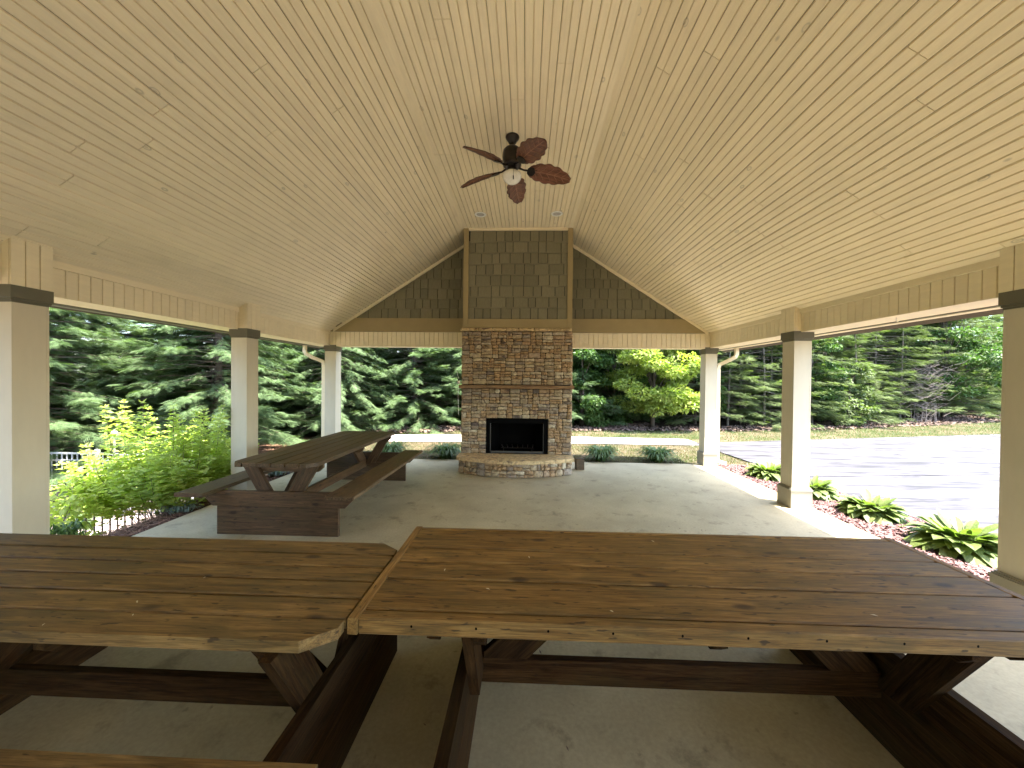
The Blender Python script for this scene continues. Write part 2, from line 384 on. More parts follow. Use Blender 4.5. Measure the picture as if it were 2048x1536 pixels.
# roof deck over the planks is the parent structure
mb = MB()
th = 0.02; T = 0.14
EL, ER = -4.60, 4.36
outer = [(EL, zl(EL) + th), (XBL, ZT + th), (FL, ZF + th), (FR, ZF + th), (XBR, ZT + th), (ER, zr(ER) + th)]
top = [(ER, zr(ER) + th + T), (FR + 0.2, zr(FR + 0.2) + th + T), (XC, ZF + 0.75), (FL - 0.2, zl(FL - 0.2) + th + T), (EL, zl(EL) + th + T)]
lower = outer; pts = lower + top
n_ = len(pts); vs = [(x, y, z) for y in (Y0 - 0.3, Y1 + 0.52) for x, z in pts]
fs = [(i, (i + 1) % n_, (i + 1) % n_ + n_, i + n_) for i in range(n_)]
for o in (0, n_):
    fs += [(o + 0, o + 1, o + 9, o + 10), (o + 1, o + 2, o + 9), (o + 2, o + 8, o + 9), (o + 2, o + 3, o + 8), (o + 3, o + 7, o + 8), (o + 3, o + 4, o + 7), (o + 4, o + 5, o + 6, o + 7)]
mb.add(vs, fs)
M['roofing'] = plain('roof_deck', (0.10, 0.08, 0.06), 0.9)
ceiling = tag(mb.build('ceiling', 'roofing'), kind='structure')
def lay_boards(x0, z0, x1, z1, parent, nb, name='ceiling_board'):
    d = Vector((x1 - x0, 0, z1 - z0)); Lw = d.length; u = d / Lw; w = Lw / nb
    cache = {}
    for i in range(nb):
        c = Vector((x0, 0, z0)) + u * (w * (i + 0.5))
        y = Y0 + random.uniform(-2.6, -0.5)
        while y < Y1:
            ln = random.choice([2.6, 3.2, 3.8, 4.4, 4.9]); a = max(y, Y0); bq = min(y + ln, Y1 - 0.002)
            if bq - a > 0.25:
                me = ceiling_board(w, bq - a - 0.005).mesh(name, 'ceil')
                nrm = Vector((-u.z, 0, u.x))
                off = random.uniform(-0.0012, 0.0012)
                mtx = frame_mat(c + nrm * off + Vector((0, (a + bq) / 2, 0)), (0, 1, 0), tuple(-u))
                obj(name, me, parent, None, mtx)
            y += ln
lay_boards(XBL + 0.02, ZT + 0.02 * SL, FL, ZF, ceiling, 23)
lay_boards(FL, ZF, FR, ZF, ceiling, 14)
lay_boards(FR, ZF, XBR - 0.02, ZT + 0.02 * SR, ceiling, 23)
for x_, sg_, sl_ in ((FL, -1, SL), (FR, 1, SR)):
    MB().prism([(x_ - sg_ * 0.010, ZF - 0.0005), (x_ + sg_ * 0.010, ZF - 0.010 * sl_ - 0.0005), (x_ + sg_ * 0.010, ZF + 0.010), (x_ - sg_ * 0.010, ZF + 0.014)], Y0, Y1 - 0.003, 'y').build('seam_strip', 'cream', ceiling)

# ------------------------------------------------------------------ side beams
def side_beam(sx, label):
    xi = XBL if sx < 0 else XBR
    t = empty('roof_beam', label, 'beam', 'boarded beams under the pavilion roof', (xi, 0, ZB))
    xo = xi + sx * 0.37
    core = MB().box(min(xi + sx * 0.0265, xo), max(xi + sx * 0.0265, xo), Y0, 8.02, ZB + 0.002, ZT + 0.08 if sx else 0); 
    o = core.build('beam_core', 'cream', t, loc=(-xi, 0, -ZB))
    nb = 0; w = 0.0985; y = 8.0
    y = 7.75
    me = MB().prism([(-w / 2 + 0.0028, 0.006), (-w / 2 + 0.0028, -0.008), (-w / 2 + 0.0065, -0.012), (w / 2 - 0.0065, -0.012), (w / 2 - 0.0028, -0.008), (w / 2 - 0.0028, 0.006)], 0, ZT - ZB - 0.01, 'z').mesh('beam_board', 'cream')
    rz = math.pi / 2 if sx < 0 else -math.pi / 2
    while y > Y0 + 0.1:
        if not any(abs(y - w / 2 - p) < 0.08 for p in PY):
            b_ = obj('board', me, t, (sx * 0.0135, y - w / 2, 0)); b_.rotation_euler = (0, 0, rz); nb += 1
        y -= w
    # corner trim against the ceiling
    x = 0.0
    for a, bq in zip((Y0,) + tuple(p + 0.134 for p in PY[:-1]), tuple(p - 0.134 for p in PY[:-1]) + (PY[-1] - 0.134,)):
        a2, b2 = (a, bq)
    ys = [Y0] + [v for p in PY for v in (p - 0.136, p + 0.136)]
    for a, bq in zip(ys[0::2], ys[1::2]):
        if bq - a < 0.1: continue
        MB().prism([(0, 0.248), (-sx * 0.02, 0.250), (-sx * 0.02, 0.302 + 0.02 * SL), (0, 0.302)], a, bq, 'y').build('top_trim', 'cream', t)
    # eave soffit, fascia and gutter outside the beam
    MB().box(min(sx * 0.372, sx * 0.40), max(sx * 0.372, sx * 0.40), Y0 - 0.3, 8.25, -0.005, 0.135).build('fascia', 'cap', t)
    g = MB(); g.prism([(sx * 0.402, 0.12), (sx * 0.402, -0.012), (sx * 0.50, -0.012), (sx * 0.53, 0.05), (sx * 0.53, 0.12), (sx * 0.522, 0.12), (sx * 0.522, 0.052), (sx * 0.496, -0.004), (sx * 0.41, -0.004), (sx * 0.41, 0.12)], Y0 - 0.3, 8.25, 'y')
    g.build('gutter', 'cap' if sx < 0 else 'cream', t)  # shade and sun put into the colour: dark left gutter, pale right
    return t
side_beam(-1, 'cream boarded beam along the left side above the leafy shrub')
rb = side_beam(1, 'cream boarded beam along the right side above the driveway')
MB().tube([(0.12, 4.05, 0.0), (0.12, 4.05, -0.035), (0.135, 4.05, -0.045), (0.15, 4.05, -0.03)], 0.004, 5).build('hook', 'white', rb)
# header beam at the far end, in two runs either side of the chimney
for sx, (xa, xb) in ((-1, (-3.935, -1.16)), (1, (0.955, 3.709))):
    t = empty('header_beam', 'cream boarded header across the far end ' + ('left' if sx < 0 else 'right') + ' of the stone chimney', 'beam', 'boarded beams under the pavilion roof', ((xa + xb) / 2, 7.75, 2.39))
    cx = (xa + xb) / 2; hw = (xb - xa) / 2
    MB().box(-hw, hw, 0.0205, 0.24, 0.001, 0.36).build('beam_core', 'cream', t)
    nb = int(round((xb - xa) / 0.0985)); w = (xb - xa) / nb
    me = MB().prism([(-w / 2 + 0.0028, 0.0195), (-w / 2 + 0.0028, 0.004), (-w / 2 + 0.0065, 0), (w / 2 - 0.0065, 0), (w / 2 - 0.0028, 0.004), (w / 2 - 0.0028, 0.0195)], 0, 0.305, 'z').mesh('header_board', 'cream')
    for i in range(nb): obj('board', me, t, (-hw + w * (i + 0.5), 0, 0))

# ------------------------------------------------------------------ posts
def make_post(px, py, label, sx):
    t = empty('pavilion_post', label, 'post', 'square posts carrying the pavilion roof', (px, py, 0))
    s, c, bb = 0.114, 0.134, 0.148
    sh = MB()
    sh.box(-s, s, -s, s, 0.28, 2.30)
    for ax, ay in ((-1, -1), (1, -1), (1, 1), (-1, 1)):     # proud corner boards
        sh.box(*sorted((ax * (s - 0.016), ax * (s + 0.002))), *sorted((ay * (s - 0.016), ay * (s + 0.002))), 0.279, 2.299)
    sh.build('shaft', 'post', t)
    MB().box(-bb + 0.006, bb - 0.006, -bb + 0.006, bb - 0.006, 0.0, 0.235).build('base', 'cap2', t)
    mo = MB()
    for r, z0, z1 in ((bb, 0.236, 0.256), (bb - 0.010, 0.257, 0.270), (bb - 0.02, 0.271, 0.283)): mo.box(-r, r, -r, r, z0, z1)
    mo.build('base_moulding', 'cap2', t)
    MB().box(-c, c, -c, c, 2.322, 2.42).build('capital', 'cap', t)
    mo = MB()
    for r, z0, z1 in ((c - 0.008, 2.303, 2.321), (c - 0.016, 2.287, 2.302)): mo.box(-r, r, -r, r, z0, z1)
    mo.build('capital_moulding', 'cap', t)
    # boarded box that carries the post up to the ceiling
    xi = (XBL if sx < 0 else XBR) - px; xin = -sx * c
    zc = lambda x: (zl(px + x) if sx < 0 else zr(px + x)) + 0.002
    x0, x1 = sorted((xi, xin + sx * 0.014))
    MB().prism([(x0, 2.421), (x1, 2.421), (x1, zc(x1)), (x0, zc(x0))], -c + 0.012, c - 0.012, 'y').build('box_core', 'cream', t)
    w = 2 * c / 3
    for k in range(3):
        y0 = -c + w * k + 0.004; y1 = -c + w * (k + 1) - 0.004
        a, bq = sorted((xin, xin + sx * 0.0135))
        MB().prism([(a, 2.421), (bq, 2.421), (bq, zc(bq)), (a, zc(a))], y0, y1, 'y').build('board', 'cream', t)
    for sy in (-1, 1):
        e0, e1 = sorted((xi + sx * 0.0, xin + sx * 0.0145)); nn = 2
        for k in range(nn):
            a = e0 + (e1 - e0) * k / nn + 0.002; bq = e0 + (e1 - e0) * (k + 1) / nn - 0.002
            ya, yb = sorted((sy * c, sy * (c - 0.0115)))
            MB().prism([(a, 2.4215), (bq, 2.4215), (bq, zc(bq)), (a, zc(a))], ya, yb, 'y').build('board', 'cream', t)
    return t
M['cap2'] = paint_mat('taupe_base_paint', (0.30, 0.275, 0.215), 0.55, 0.06)
labs = [('cream square post under the unseen added rear bay, left', 'cream square post under the unseen added rear bay, right'),
        ('cream square post on the left, second from the rear', 'cream square post on the right, second from the rear'),
        ('cream square post on the left side level with the near picnic tables', 'cream square post on the right side level with the near picnic tables'),
        ('large cream post at the left edge, nearest beside the chartreuse shrub', 'large cream post at the right edge, nearest beside the mulch bed'),
        ('cream middle post on the left, between the shrub and the long picnic table', 'cream middle post on the right, rising among the hostas'),
        ('cream far corner post behind the long picnic table', 'cream far corner post on the right, sunlit at its foot beside the lawn')]
for i, py in enumerate(PY):
    la, lb = labs[i]
    make_post(PX[0], py, la, -1); make_post(PX[1], py, lb, 1)

# ------------------------------------------------------------------ clipping and shingles
def clip(poly, a, b_, c):
    """keep a*x+b*z<=c"""
    out = []
    for i in range(len(poly)):
        p, q = poly[i], poly[(i + 1) % len(poly)]; dp = a * p[0] + b_ * p[1] - c; dq = a * q[0] + b_ * q[1] - c
        if dp <= 0: out.append(p)
        if dp * dq < 0: t = dp / (dp - dq); out.append((p[0] + (q[0] - p[0]) * t, p[1] + (q[1] - p[1]) * t))
    return out
def shingles(x0, x1, z0, z1, y, parent, rows, clips=(), ox=0, oz=0, oy=0):
    h = (z1 - z0) / rows
    for r in range(rows):
        zb = z0 + r * h; x = x0 - random.uniform(0, 0.12)
        while x < x1:
            w = random.choice([0.13, 0.15, 0.17, 0.19, 0.24, 0.27]); drop = random.choice([0, 0, 0.012, 0.02])
            poly = [(max(x, x0), zb - (drop if r else 0)), (min(x + w, x1), zb - (drop if r else 0)), (min(x + w, x1), zb + h + 0.02), (max(x, x0), zb + h + 0.02)]
            x += w + 0.011
            if poly[1][0] - poly[0][0] < 0.02: continue
            poly[2] = (poly[2][0], min(poly[2][1], z1)); poly[3] = (poly[3][0], min(poly[3][1], z1))
            for cl in clips: poly = clip(poly, *cl) if len(poly) > 2 else []
            if len(poly) < 3: continue
            ar = abs(sum(poly[i][0] * poly[(i + 1) % len(poly)][1] - poly[(i + 1) % len(poly)][0] * poly[i][1] for i in range(len(poly)))) / 2
            if ar < 0.0015: continue
            n = len(poly); cxm = sum(p[0] for p in poly) / n; czm = sum(p[1] for p in poly) / n
            vs = []
            for px_, pz in poly:                      # bottom edge proud, top tucked under the next course
                fr = 0.016 * (1 - (pz - zb) / (h + 0.02)) + 0.007
                vs.append((px_ - cxm, -fr, pz - czm))
            vs += [(px_ - cxm, 0, pz - czm) for px_, pz in poly]
            mb = MB().add(vs, [tuple(range(n)), tuple(range(2 * n - 1, n - 1, -1))] + [(i, i + n, (i + 1) % n + n, (i + 1) % n) for i in range(n)])
            mb.build('shingle', 'shingle', parent, loc=(cxm - ox, y - oy, czm - oz))
# gable wall
M['felt'] = plain('dark_felt_behind_shingles', (0.028, 0.025, 0.016), 0.95)
gx0, gx1 = -1.133, 0.93
for sx in (-1, 1):
    xa, xb = ((XBL + 0.13, gx0 + 0.01) if sx < 0 else (gx1 - 0.01, XBR - 0.09))
    t = empty('gable_wall', 'olive shingled gable triangle to the ' + ('left' if sx < 0 else 'right') + ' of the chimney chase', 'wall', 'shingled gable walls', (0, 7.78, 0))
    sl = SL if sx < 0 else -SR; x_ref = XBL if sx < 0 else XBR
    zz = lambda x: ZT + (x - x_ref) * sl
    # backing board
    MB().prism(([(xa, 2.70), (xb, 2.70), (xb, zz(xb)), (xa, zz(xa))]), 0.002, 0.16, 'y').build('backing', 'felt', t)
    shingles(min(xa, xb), max(xa, xb), 2.985, 4.65, 7.78, t, 8, [(-sl, 1, ZT - x_ref * sl - 0.03)], 0, 0, 7.78)
    MB().box(min(xa, xb) - (0.13 if sx < 0 else 0), max(xa, xb) + (0.09 if sx > 0 else 0), -0.045, 0.0, 2.70, 2.985).build('bottom_trim', 'khaki', t)
    # rake board along the ceiling
    e = 0.062
    MB().prism([(xa - 0.05 * (sx < 0), zz(xa - 0.05 * (sx < 0)) - e), (xb, zz(xb) - e), (xb, zz(xb) - 0.001), (xa - 0.05 * (sx < 0), zz(xa - 0.05 * (sx < 0)) - 0.001)] if sx < 0 else
               [(xa, zz(xa) - e), (xb + 0.05, zz(xb + 0.05) - e), (xb + 0.05, zz(xb + 0.05) - 0.001), (xa, zz(xa) - 0.001)], -0.05, -0.0455 + 0.044, 'y').build('rake_trim', 'cream', t)

t = empty('gable_wall', 'unseen rear gable added to block light from behind the camera', 'wall', None, (0, Y0, 0))
MB().prism([(XBL, 2.40), (XBR, 2.40), (XBR, ZT - 0.002), (FR, ZF - 0.002), (FL, ZF - 0.002), (XBL, ZT - 0.002)], 0.0, 0.12, 'y').build('backing', 'khaki', t)  # unseen gable added to cut light entering behind the camera
MB().box(XBL, XBR, 0.121, 0.16, 2.401, 2.69).build('bottom_trim', 'cream', t)
# ------------------------------------------------------------------ chimney chase
ch = empty('chimney_chase', 'olive shingled chimney box framed in khaki trim above the stone fireplace', 'chimney', None, (-0.1, 7.1, 2.70))
O = (-0.1, 7.1, 2.70)
def loc(mb, name, mat, par, O=O, **k): return mb.build(name, mat, par, loc=(-O[0], -O[1], -O[2]), **k)
loc(MB().box(gx0 + 0.012, gx1 - 0.012, 7.115, 8.0, 2.70, 4.579), 'chase_core', 'felt', ch)
shingles(gx0 + 0.097, gx1 - 0.097, 2.872, 4.535, 7.114, ch, 8, (), *(-0.1, 2.70, 7.1))
loc(MB().box(gx0, gx0 + 0.095, 7.075, 7.117, 2.701, 4.579), 'corner_trim', 'khaki', ch)
loc(MB().box(gx1 - 0.095, gx1, 7.075, 7.117, 2.701, 4.579), 'corner_trim', 'khaki', ch)
loc(MB().box(gx0, gx0 + 0.02, 7.118, 7.2, 2.701, 4.578), 'side_trim', 'khaki', ch)
loc(MB().box(gx1 - 0.02, gx1, 7.118, 7.2, 2.701, 4.578), 'side_trim', 'khaki', ch)
loc(MB().box(gx0 + 0.096, gx1 - 0.096, 7.079, 7.117, 2.701, 2.868), 'bottom_trim', 'khaki', ch)
loc(MB().box(gx0 + 0.096, gx1 - 0.096, 7.06, 7.117, 4.54, 4.579), 'top_trim', 'cream', ch)

# ------------------------------------------------------------------ stone fireplace
fp = empty('stone_fireplace', 'tall fieldstone fireplace with black firebox, wooden mantel and curved raised hearth', 'fireplace', None, (-0.11, 7.1, 0))
FO = (-0.11, 7.1, 0)
sx0, sx1 = -1.158, 0.948
ox0, ox1, oz0, oz1 = -0.68, 0.50, 0.325, 0.975
core = MB()
core.box(sx0 + 0.03, ox0 - 0.012, 7.13, 7.95, 0.0, 2.635); core.box(ox1 + 0.012, sx1 - 0.03, 7.13, 7.95, 0.0, 2.635)
core.box(ox0 - 0.012, ox1 + 0.012, 7.131, 7.95, oz1 + 0.001, 2.635); core.box(ox0 - 0.012, ox1 + 0.012, 7.131, 7.95, 0, oz0 - 0.02)
loc(core, 'mortar_core', 'mortar', fp, FO)
def split(x0, z0, x1, z1, out, wt, ht):
    w, h = x1 - x0, z1 - z0
    if w > wt * random.uniform(1.35, 2.1) and (w > h * 1.25 or h < ht * 1.7):
        f = random.uniform(0.33, 0.67); split(x0, z0, x0 + w * f, z1, out, wt, ht); split(x0 + w * f, z0, x1, z1, out, wt, ht)
    elif h > ht * random.uniform(1.3, 1.85):
        f = random.uniform(0.38, 0.62); split(x0, z0, x1, z0 + h * f, out, wt, ht); split(x0, z0 + h * f, x1, z1, out, wt, ht)
    else: out.append((x0, z0, x1, z1))
cells = []
def region(x0, z0, x1, z1):
    # courses with ragged joints
    n = max(1, round((z1 - z0) / 0.225)); m_ = max(1, round((x1 - x0) / 0.5))
    for i in range(n):
        xs = [x0] + sorted(x0 + (x1 - x0) * (k + random.uniform(-0.3, 0.3)) / m_ for k in range(1, m_)) + [x1]
        for a, b_ in zip(xs, xs[1:]): split(a, z0 + (z1 - z0) * i / n, b_, z0 + (z1 - z0) * (i + 1) / n, cells, 0.135, 0.062)
region(sx0, 1.625, sx1, 2.632); region(sx0, 0.985, sx1, 1.545); region(sx0, 0.31, ox0, 0.985); region(ox1, 0.31, sx1, 0.985)
def stone_mesh(w, h, depth):
    g = 0.0022; hw, hh = w / 2 - g, h / 2 - g; j = lambda s: random.uniform(-s, s)
    cr = min(hw, hh) * random.uniform(0.18, 0.5)
    out = [(-hw + cr, -hh), (j(hw * .3), -hh + abs(j(.003))), (hw - cr, -hh), (hw, -hh + cr), (hw - abs(j(.003)), j(hh * .3)), (hw, hh - cr), (hw - cr, hh), (j(hw * .3), hh - abs(j(.003))), (-hw + cr, hh), (-hw, hh - cr), (-hw + abs(j(.003)), j(hh * .3)), (-hw, -hh + cr)]
    n = len(out); ins = 0.80
    vs = [(x, depth, z) for x, z in out] + [(x, 0.010 + j(.003), z) for x, z in out]
    vs += [(x * ins, -0.004 + j(.005), z * ins) for x, z in out] + [(0, -0.010 + j(.006), 0)]
    fs = [(i, (i + 1) % n, (i + 1) % n + n, i + n) for i in range(n)] + [(i + n, (i + 1) % n + n, (i + 1) % n + 2 * n, i + 2 * n) for i in range(n)]
    fs += [(i + 2 * n, (i + 1) % n + 2 * n, 3 * n) for i in range(n)]
    return MB().add(vs, fs)
stones = []
for (a, zb, c_, zt_) in cells:
    stones.append((c_ - a, zt_ - zb, ((a + c_) / 2, 7.10 + random.uniform(-0.012, 0.012), (zb + zt_) / 2), 0.0, 0.05))
# hearth front: arc from (sx0+.0,6.80) bulging to y=6.50
def hearth_pt(t, off=0.0):
    xa, xb = -1.150, 0.925; x = xa + (xb - xa) * t; k = (t - 0.5) * 2
    y = 6.50 + 0.30 * k * k; dy = 0.30 * 2 * k * 2 / (xb - xa); nrm = Vector((dy, -1, 0)).normalized()
    return Vector((x, y, 0)) + nrm * off, math.atan2(dy, 1)
arc = 2.2
hc = []; _c = cells; cells = hc
for i in range(2):
    k = 8; xs = [0] + sorted(arc * (q + random.uniform(-.25, .25)) / 5 for q in range(1, 5)) + [arc]
    for a, b_ in zip(xs, xs[1:]): split(a, 0.004 + 0.123 * i, b_, 0.004 + 0.123 * (i + 1), hc, 0.105, 0.072)
cells = _c
for (a, zb, c_, zt_) in hc:
    p, ang = hearth_pt((a + c_) / 2 / arc); stones.append((c_ - a, zt_ - zb, (p.x, p.y, (zb + zt_) / 2), ang, 0.05))
# hearth sides
for sx, xx in ((-1, -1.150), (1, 0.925)):
    for zb, zt_ in ((0.004, 0.09), (0.09, 0.17), (0.17, 0.25)):
        y = 6.83
        while y < 7.1:
            w = min(random.uniform(0.12, 0.2), 7.12 - y); stones.append((w, zt_ - zb, (xx, y + w / 2, (zb + zt_) / 2), sx * math.pi / 2, 0.05)); y += w
stones.sort(key=lambda s_: -(s_[0] * s_[1]))
rest = MB()
for k, (w, h, p, ang, dp) in enumerate(stones):
    mb = stone_mesh(w, h, dp); ca, sa = math.cos(ang), math.sin(ang)
    if k < 300:
        o = mb.build('stone', 'stone', fp, loc=(p[0] - FO[0], p[1] - FO[1], p[2])); o.rotation_euler = (0, 0, ang)
    else:
        mb.v = [(x * ca - y * sa + p[0], x * sa + y * ca + p[1], z + p[2]) for x, y, z in mb.v]; rest.add(mb.v, mb.f)
# flanks of the chimney breast, and the back
for sx, xx in ((-1, sx0), (1, sx1)):
    side = []; _c2 = cells
    for i in range(10): split(7.12, 0.01 + 0.262 * i, 7.95, 0.01 + 0.262 * (i + 1), side, 0.16, 0.12)
    for (a, zb, c_, zt_) in side:
        mb = stone_mesh(c_ - a, zt_ - zb, 0.04); ang = sx * math.pi / 2; ca, sa = math.cos(ang), math.sin(ang)
        rest.add([(x * ca - y * sa + xx, x * sa + y * ca + (a + c_) / 2, z + (zb + zt_) / 2) for x, y, z in mb.v], mb.f)
M['stone_rest'] = stone_mat('fieldstone_small', [(0, (0.34, 0.24, 0.14)), (1, (0.34, 0.24, 0.14))])
tag(loc(rest, 'small_stones', 'stone_rest', fp, FO), kind='stuff')
# ledge course on top
x = -1.185
for w in (0.285, 0.075, 0.26, 0.25, 0.235, 0.29, 0.30, 0.42):
    w2 = min(w, 0.965 - x); j = random.uniform(-.006, .006)
    if w2 > 0.03:
        o = stone_mesh(w2, 0.062, 0.12).build('ledge_stone', 'ledge', fp, loc=(x + w2 / 2 - FO[0], 7.045 + j - FO[1], 2.666))
    x += w2
# mantel
plank('mantel', 'mantel', fp, (-0.105 - FO[0], 6.99 - FO[1], 1.585), (2.12, 0.26, 0.062), bev=0.006)
# hearth body and slabs
poly = [(-1.12, 7.13)] + [tuple(hearth_pt(t, -0.045)[0][:2]) for t in np.linspace(0.015, 0.985, 16)] + [(0.895, 7.13)]
loc(MB().prism(poly, 0.0, 0.248, 'z'), 'hearth_core', 'mortar', fp, FO)
cuts = [0.0, 0.35, 0.72, 1.0]
for a, b_ in zip(cuts, cuts[1:]):
    ts = np.linspace(a + 0.0012, b_ - 0.0012, 8)
    xa = hearth_pt(a + 0.0012)[0].x - (0.035 if a == 0 else 0); xb = hearth_pt(b_ - 0.0012)[0].x + (0.035 if b_ == 1 else 0)
    fr = [tuple(hearth_pt(t, 0.045)[0][:2]) for t in ts]; fr[0] = (xa, fr[0][1]); fr[-1] = (xb, fr[-1][1])
    pl = [(xa, 7.095)] + fr + [(xb, 7.095)]
    loc(MB().prism(pl, 0.250, 0.312, 'z'), 'hearth_slab', 'ledge2', fp, FO) if 'ledge2' in M else None
    if 'ledge2' not in M:
        M['ledge2'] = stone_mat('sandstone_slab', [(0, (0.50, 0.38, 0.21)), (0.5, (0.46, 0.35, 0.19)), (1, (0.50, 0.35, 0.2))], 0.2)
        loc(MB().prism(pl, 0.250, 0.312, 'z'), 'hearth_slab', 'ledge2', fp, FO)
# firebox insert
fb = MB(); yb = 7.62
fb.add([(ox0, 7.13, oz0 - .012), (ox1, 7.13, oz0 - .012), (ox1, 7.13, oz1), (ox0, 7.13, oz1), (ox0 + .22, yb, oz0 - .012), (ox1 - .22, yb, oz0 - .012), (ox1 - .22, yb, oz1 - .1), (ox0 + .22, yb, oz1 - .1)],
       [(0, 1, 5, 4), (1, 2, 6, 5), (2, 3, 7, 6), (3, 0, 4, 7), (4, 5, 6, 7)])
loc(fb, 'firebox', 'black', fp, FO)
fr = MB()
fr.box(ox0, ox0 + 0.075, 7.105, 7.125, oz0, oz1); fr.box(ox1 - 0.075, ox1, 7.105, 7.125, oz0, oz1)
fr.box(ox0 + 0.076, ox1 - 0.076, 7.105, 7.127, oz1 - 0.085, oz1 + 0.014); 
loc(fr, 'firebox_surround', 'black', fp, FO)
st = MB(); st.box(ox0 + 0.078, ox0 + 0.092, 7.10, 7.13, oz0 + 0.03, oz1 - 0.09); st.box(ox1 - 0.092, ox1 - 0.084, 7.10, 7.13, oz0 + 0.03, oz1 - 0.09)
loc(st, 'side_rail', 'steel', fp, FO)
loc(MB().box(ox0 + 0.095, ox1 - 0.095, 7.10, 7.125, oz0, oz0 + 0.035), 'bottom_rail', 'steel', fp, FO)
gr = MB()
for k in range(7): xx = -0.38 + k * 0.1; gr.tube([(xx, 7.22, 0.47), (xx, 7.24, 0.40), (xx, 7.5, 0.38)], 0.008, 5)
gr.tube([(-0.4, 7.24, 0.40), (0.24, 7.24, 0.40)], 0.008, 5); gr.tube([(-0.35, 7.26, 0.33), (-0.35, 7.26, 0.40)], 0.008, 5); gr.tube([(0.2, 7.26, 0.33), (0.2, 7.26, 0.40)], 0.008, 5)
loc(gr, 'fire_grate', 'bronze', fp, FO)

# clip lamp at the mantel's left end, with its cord
t = empty('mantel_lamp', 'small white bulb lamp hanging on its cord at the left end of the mantel', 'lamp', None, (-1.20, 7.04, 1.66))
MB().lathe([(0.0, -0.03), (0.025, -0.022), (0.032, 0.0), (0.024, 0.02), (0.012, 0.03), (0.0, 0.032)], 12).build('bulb', 'opal', t, smooth=True)
MB().lathe([(0.014, 0.030), (0.016, 0.062), (0.006, 0.07)], 10).build('socket', 'bronze', t)
MB().tube([(0, 0, 0.07), (-0.02, 0, 0.14), (-0.035, 0.0, 0.21)], 0.004, 5).build('cord', 'white', t)
MB().tube([(-0.01, 0.02, -0.05), (-0.012, 0.02, -0.3), (0.0, 0.02, -0.62)], 0.004, 5).build('lead', 'white', t)
# wooden block beside the hearth
plank_o = MB().box(-0.075, 0.075, -0.07, 0.07, 0, 0.215, 0.006).build('wood_block', 'wood_far')
plank_o.location = (1.125, 7.27, 0.001); plank_o.rotation_euler = (0, 0, 0.15); tag(plank_o, 'short brown block of wood standing on the slab right of the hearth', 'wood block')

# ------------------------------------------------------------------ ceiling fan
FX, FY = -0.115, 4.43
fan = empty('ceiling_fan', 'bronze ceiling fan with five leaf-shaped brown blades and a white glass bowl', 'fan', None, (FX, FY, ZF))
MB().lathe([(0.0, 0.0), (0.078, 0.0), (0.082, -0.012), (0.072, -0.035), (0.05, -0.06), (0.046, -0.075), (0.025, -0.092), (0.0, -0.094)], 28).build('canopy', 'bronze', fan, smooth=True)
MB().lathe([(0.013, -0.09), (0.013, -0.16)], 12).build('downrod', 'bronze', fan)
MB().lathe([(0.0, -0.125), (0.03, -0.13), (0.08, -0.142), (0.106, -0.17), (0.113, -0.21), (0.113, -0.285), (0.104, -0.31), (0.109, -0.32), (0.109, -0.34), (0.075, -0.37), (0.0, -0.373)], 32).build('motor_housing', 'bronze', fan, smooth=True)
MB().lathe([(0.045, -0.365), (0.058, -0.38), (0.05, -0.39), (0.062, -0.40), (0.062, -0.42), (0.0, -0.422)], 28).build('light_fitter', 'bronze', fan, smooth=True)
MB().lathe([(0.05, -0.405), (0.075, -0.418), (0.104, -0.44), (0.112, -0.47), (0.10, -0.505), (0.07, -0.535), (0.035, -0.552), (0.0, -0.557)], 32).build('lamp_shade', 'opal', fan, smooth=True)
for dx, dy, z1 in ((0.02, -0.118, -0.52), (-0.04, 0.135, -0.60)):
    pc = MB().tube([(dx * .5, dy * .5, -0.36), (dx, dy, -0.40), (dx, dy, z1)], 0.0022, 4)
    p_ = pc.build('pull_chain', 'bronze', fan); MB().lathe([(0, z1 - 0.045), (0.007, z1 - 0.04), (0.007, z1), (0.0, z1 + 0.004)], 8, (dx, dy, 0)).build('chain_pull', 'bronze', p_)
def blade_mesh():
    # scalloped leaf; length from 0.20 to 0.72 along x
    nu, nv = 30, 11; x0, x1 = 0.19, 0.72; P = []
    for iu in range(nu + 1):
        u = iu / nu; base = (math.sin(math.pi * min(1, u ** 0.85 * 0.955 + 0.02)) ** 0.6) * 0.134
        sc = 1 - 0.13 * abs(math.sin(u * math.pi * 4.5)) ** 3 * (u > 0.12)
        hw = max(0.014, base * sc)
        for iv in range(nv):
            v = (iv / (nv - 1) - 0.5) * 2
            rid = 0.0035 * abs(math.sin((u * 5 - abs(v) * 0.9) * math.pi)) * (1 - abs(v) * 0.4)
            mid = 0.004 * math.exp(-(v / 0.09) ** 2)
            z = -0.010 * v * v + 0.02 * math.sin(u * 3) - rid * 0 
            P.append((x0 + (x1 - x0) * u, hw * v, z, rid, mid))
    vs = [(x, y, z - 0.004 - r * 0.0 - mid_ + r) for x, y, z, r, mid_ in P] + [(x, y, z + 0.005) for x, y, z, r, mid_ in P]
    n = len(P); fs = []
    for iu in range(nu):
        for iv in range(nv - 1):
            a = iu * nv + iv; fs += [(a, a + 1, a + nv + 1, a + nv), (a + n, a + nv + n, a + nv + 1 + n, a + 1 + n)]
        for iv in (0, nv - 1):
            a = iu * nv + iv; fs.append((a, a + nv, a + nv + n, a + n))
    for iu in (0, nu):
        for iv in range(nv - 1):
            a = iu * nv + iv; fs.append((a, a + 1, a + 1 + n, a + n))
    return MB().add(vs, fs)
bm_ = blade_mesh().mesh('fan_blade', 'blade', True)
vz = lambda x, y: -0.010 * (y / 0.12) ** 2 + 0.02 * math.sin((x - 0.19) / 0.53 * 3) - 0.004
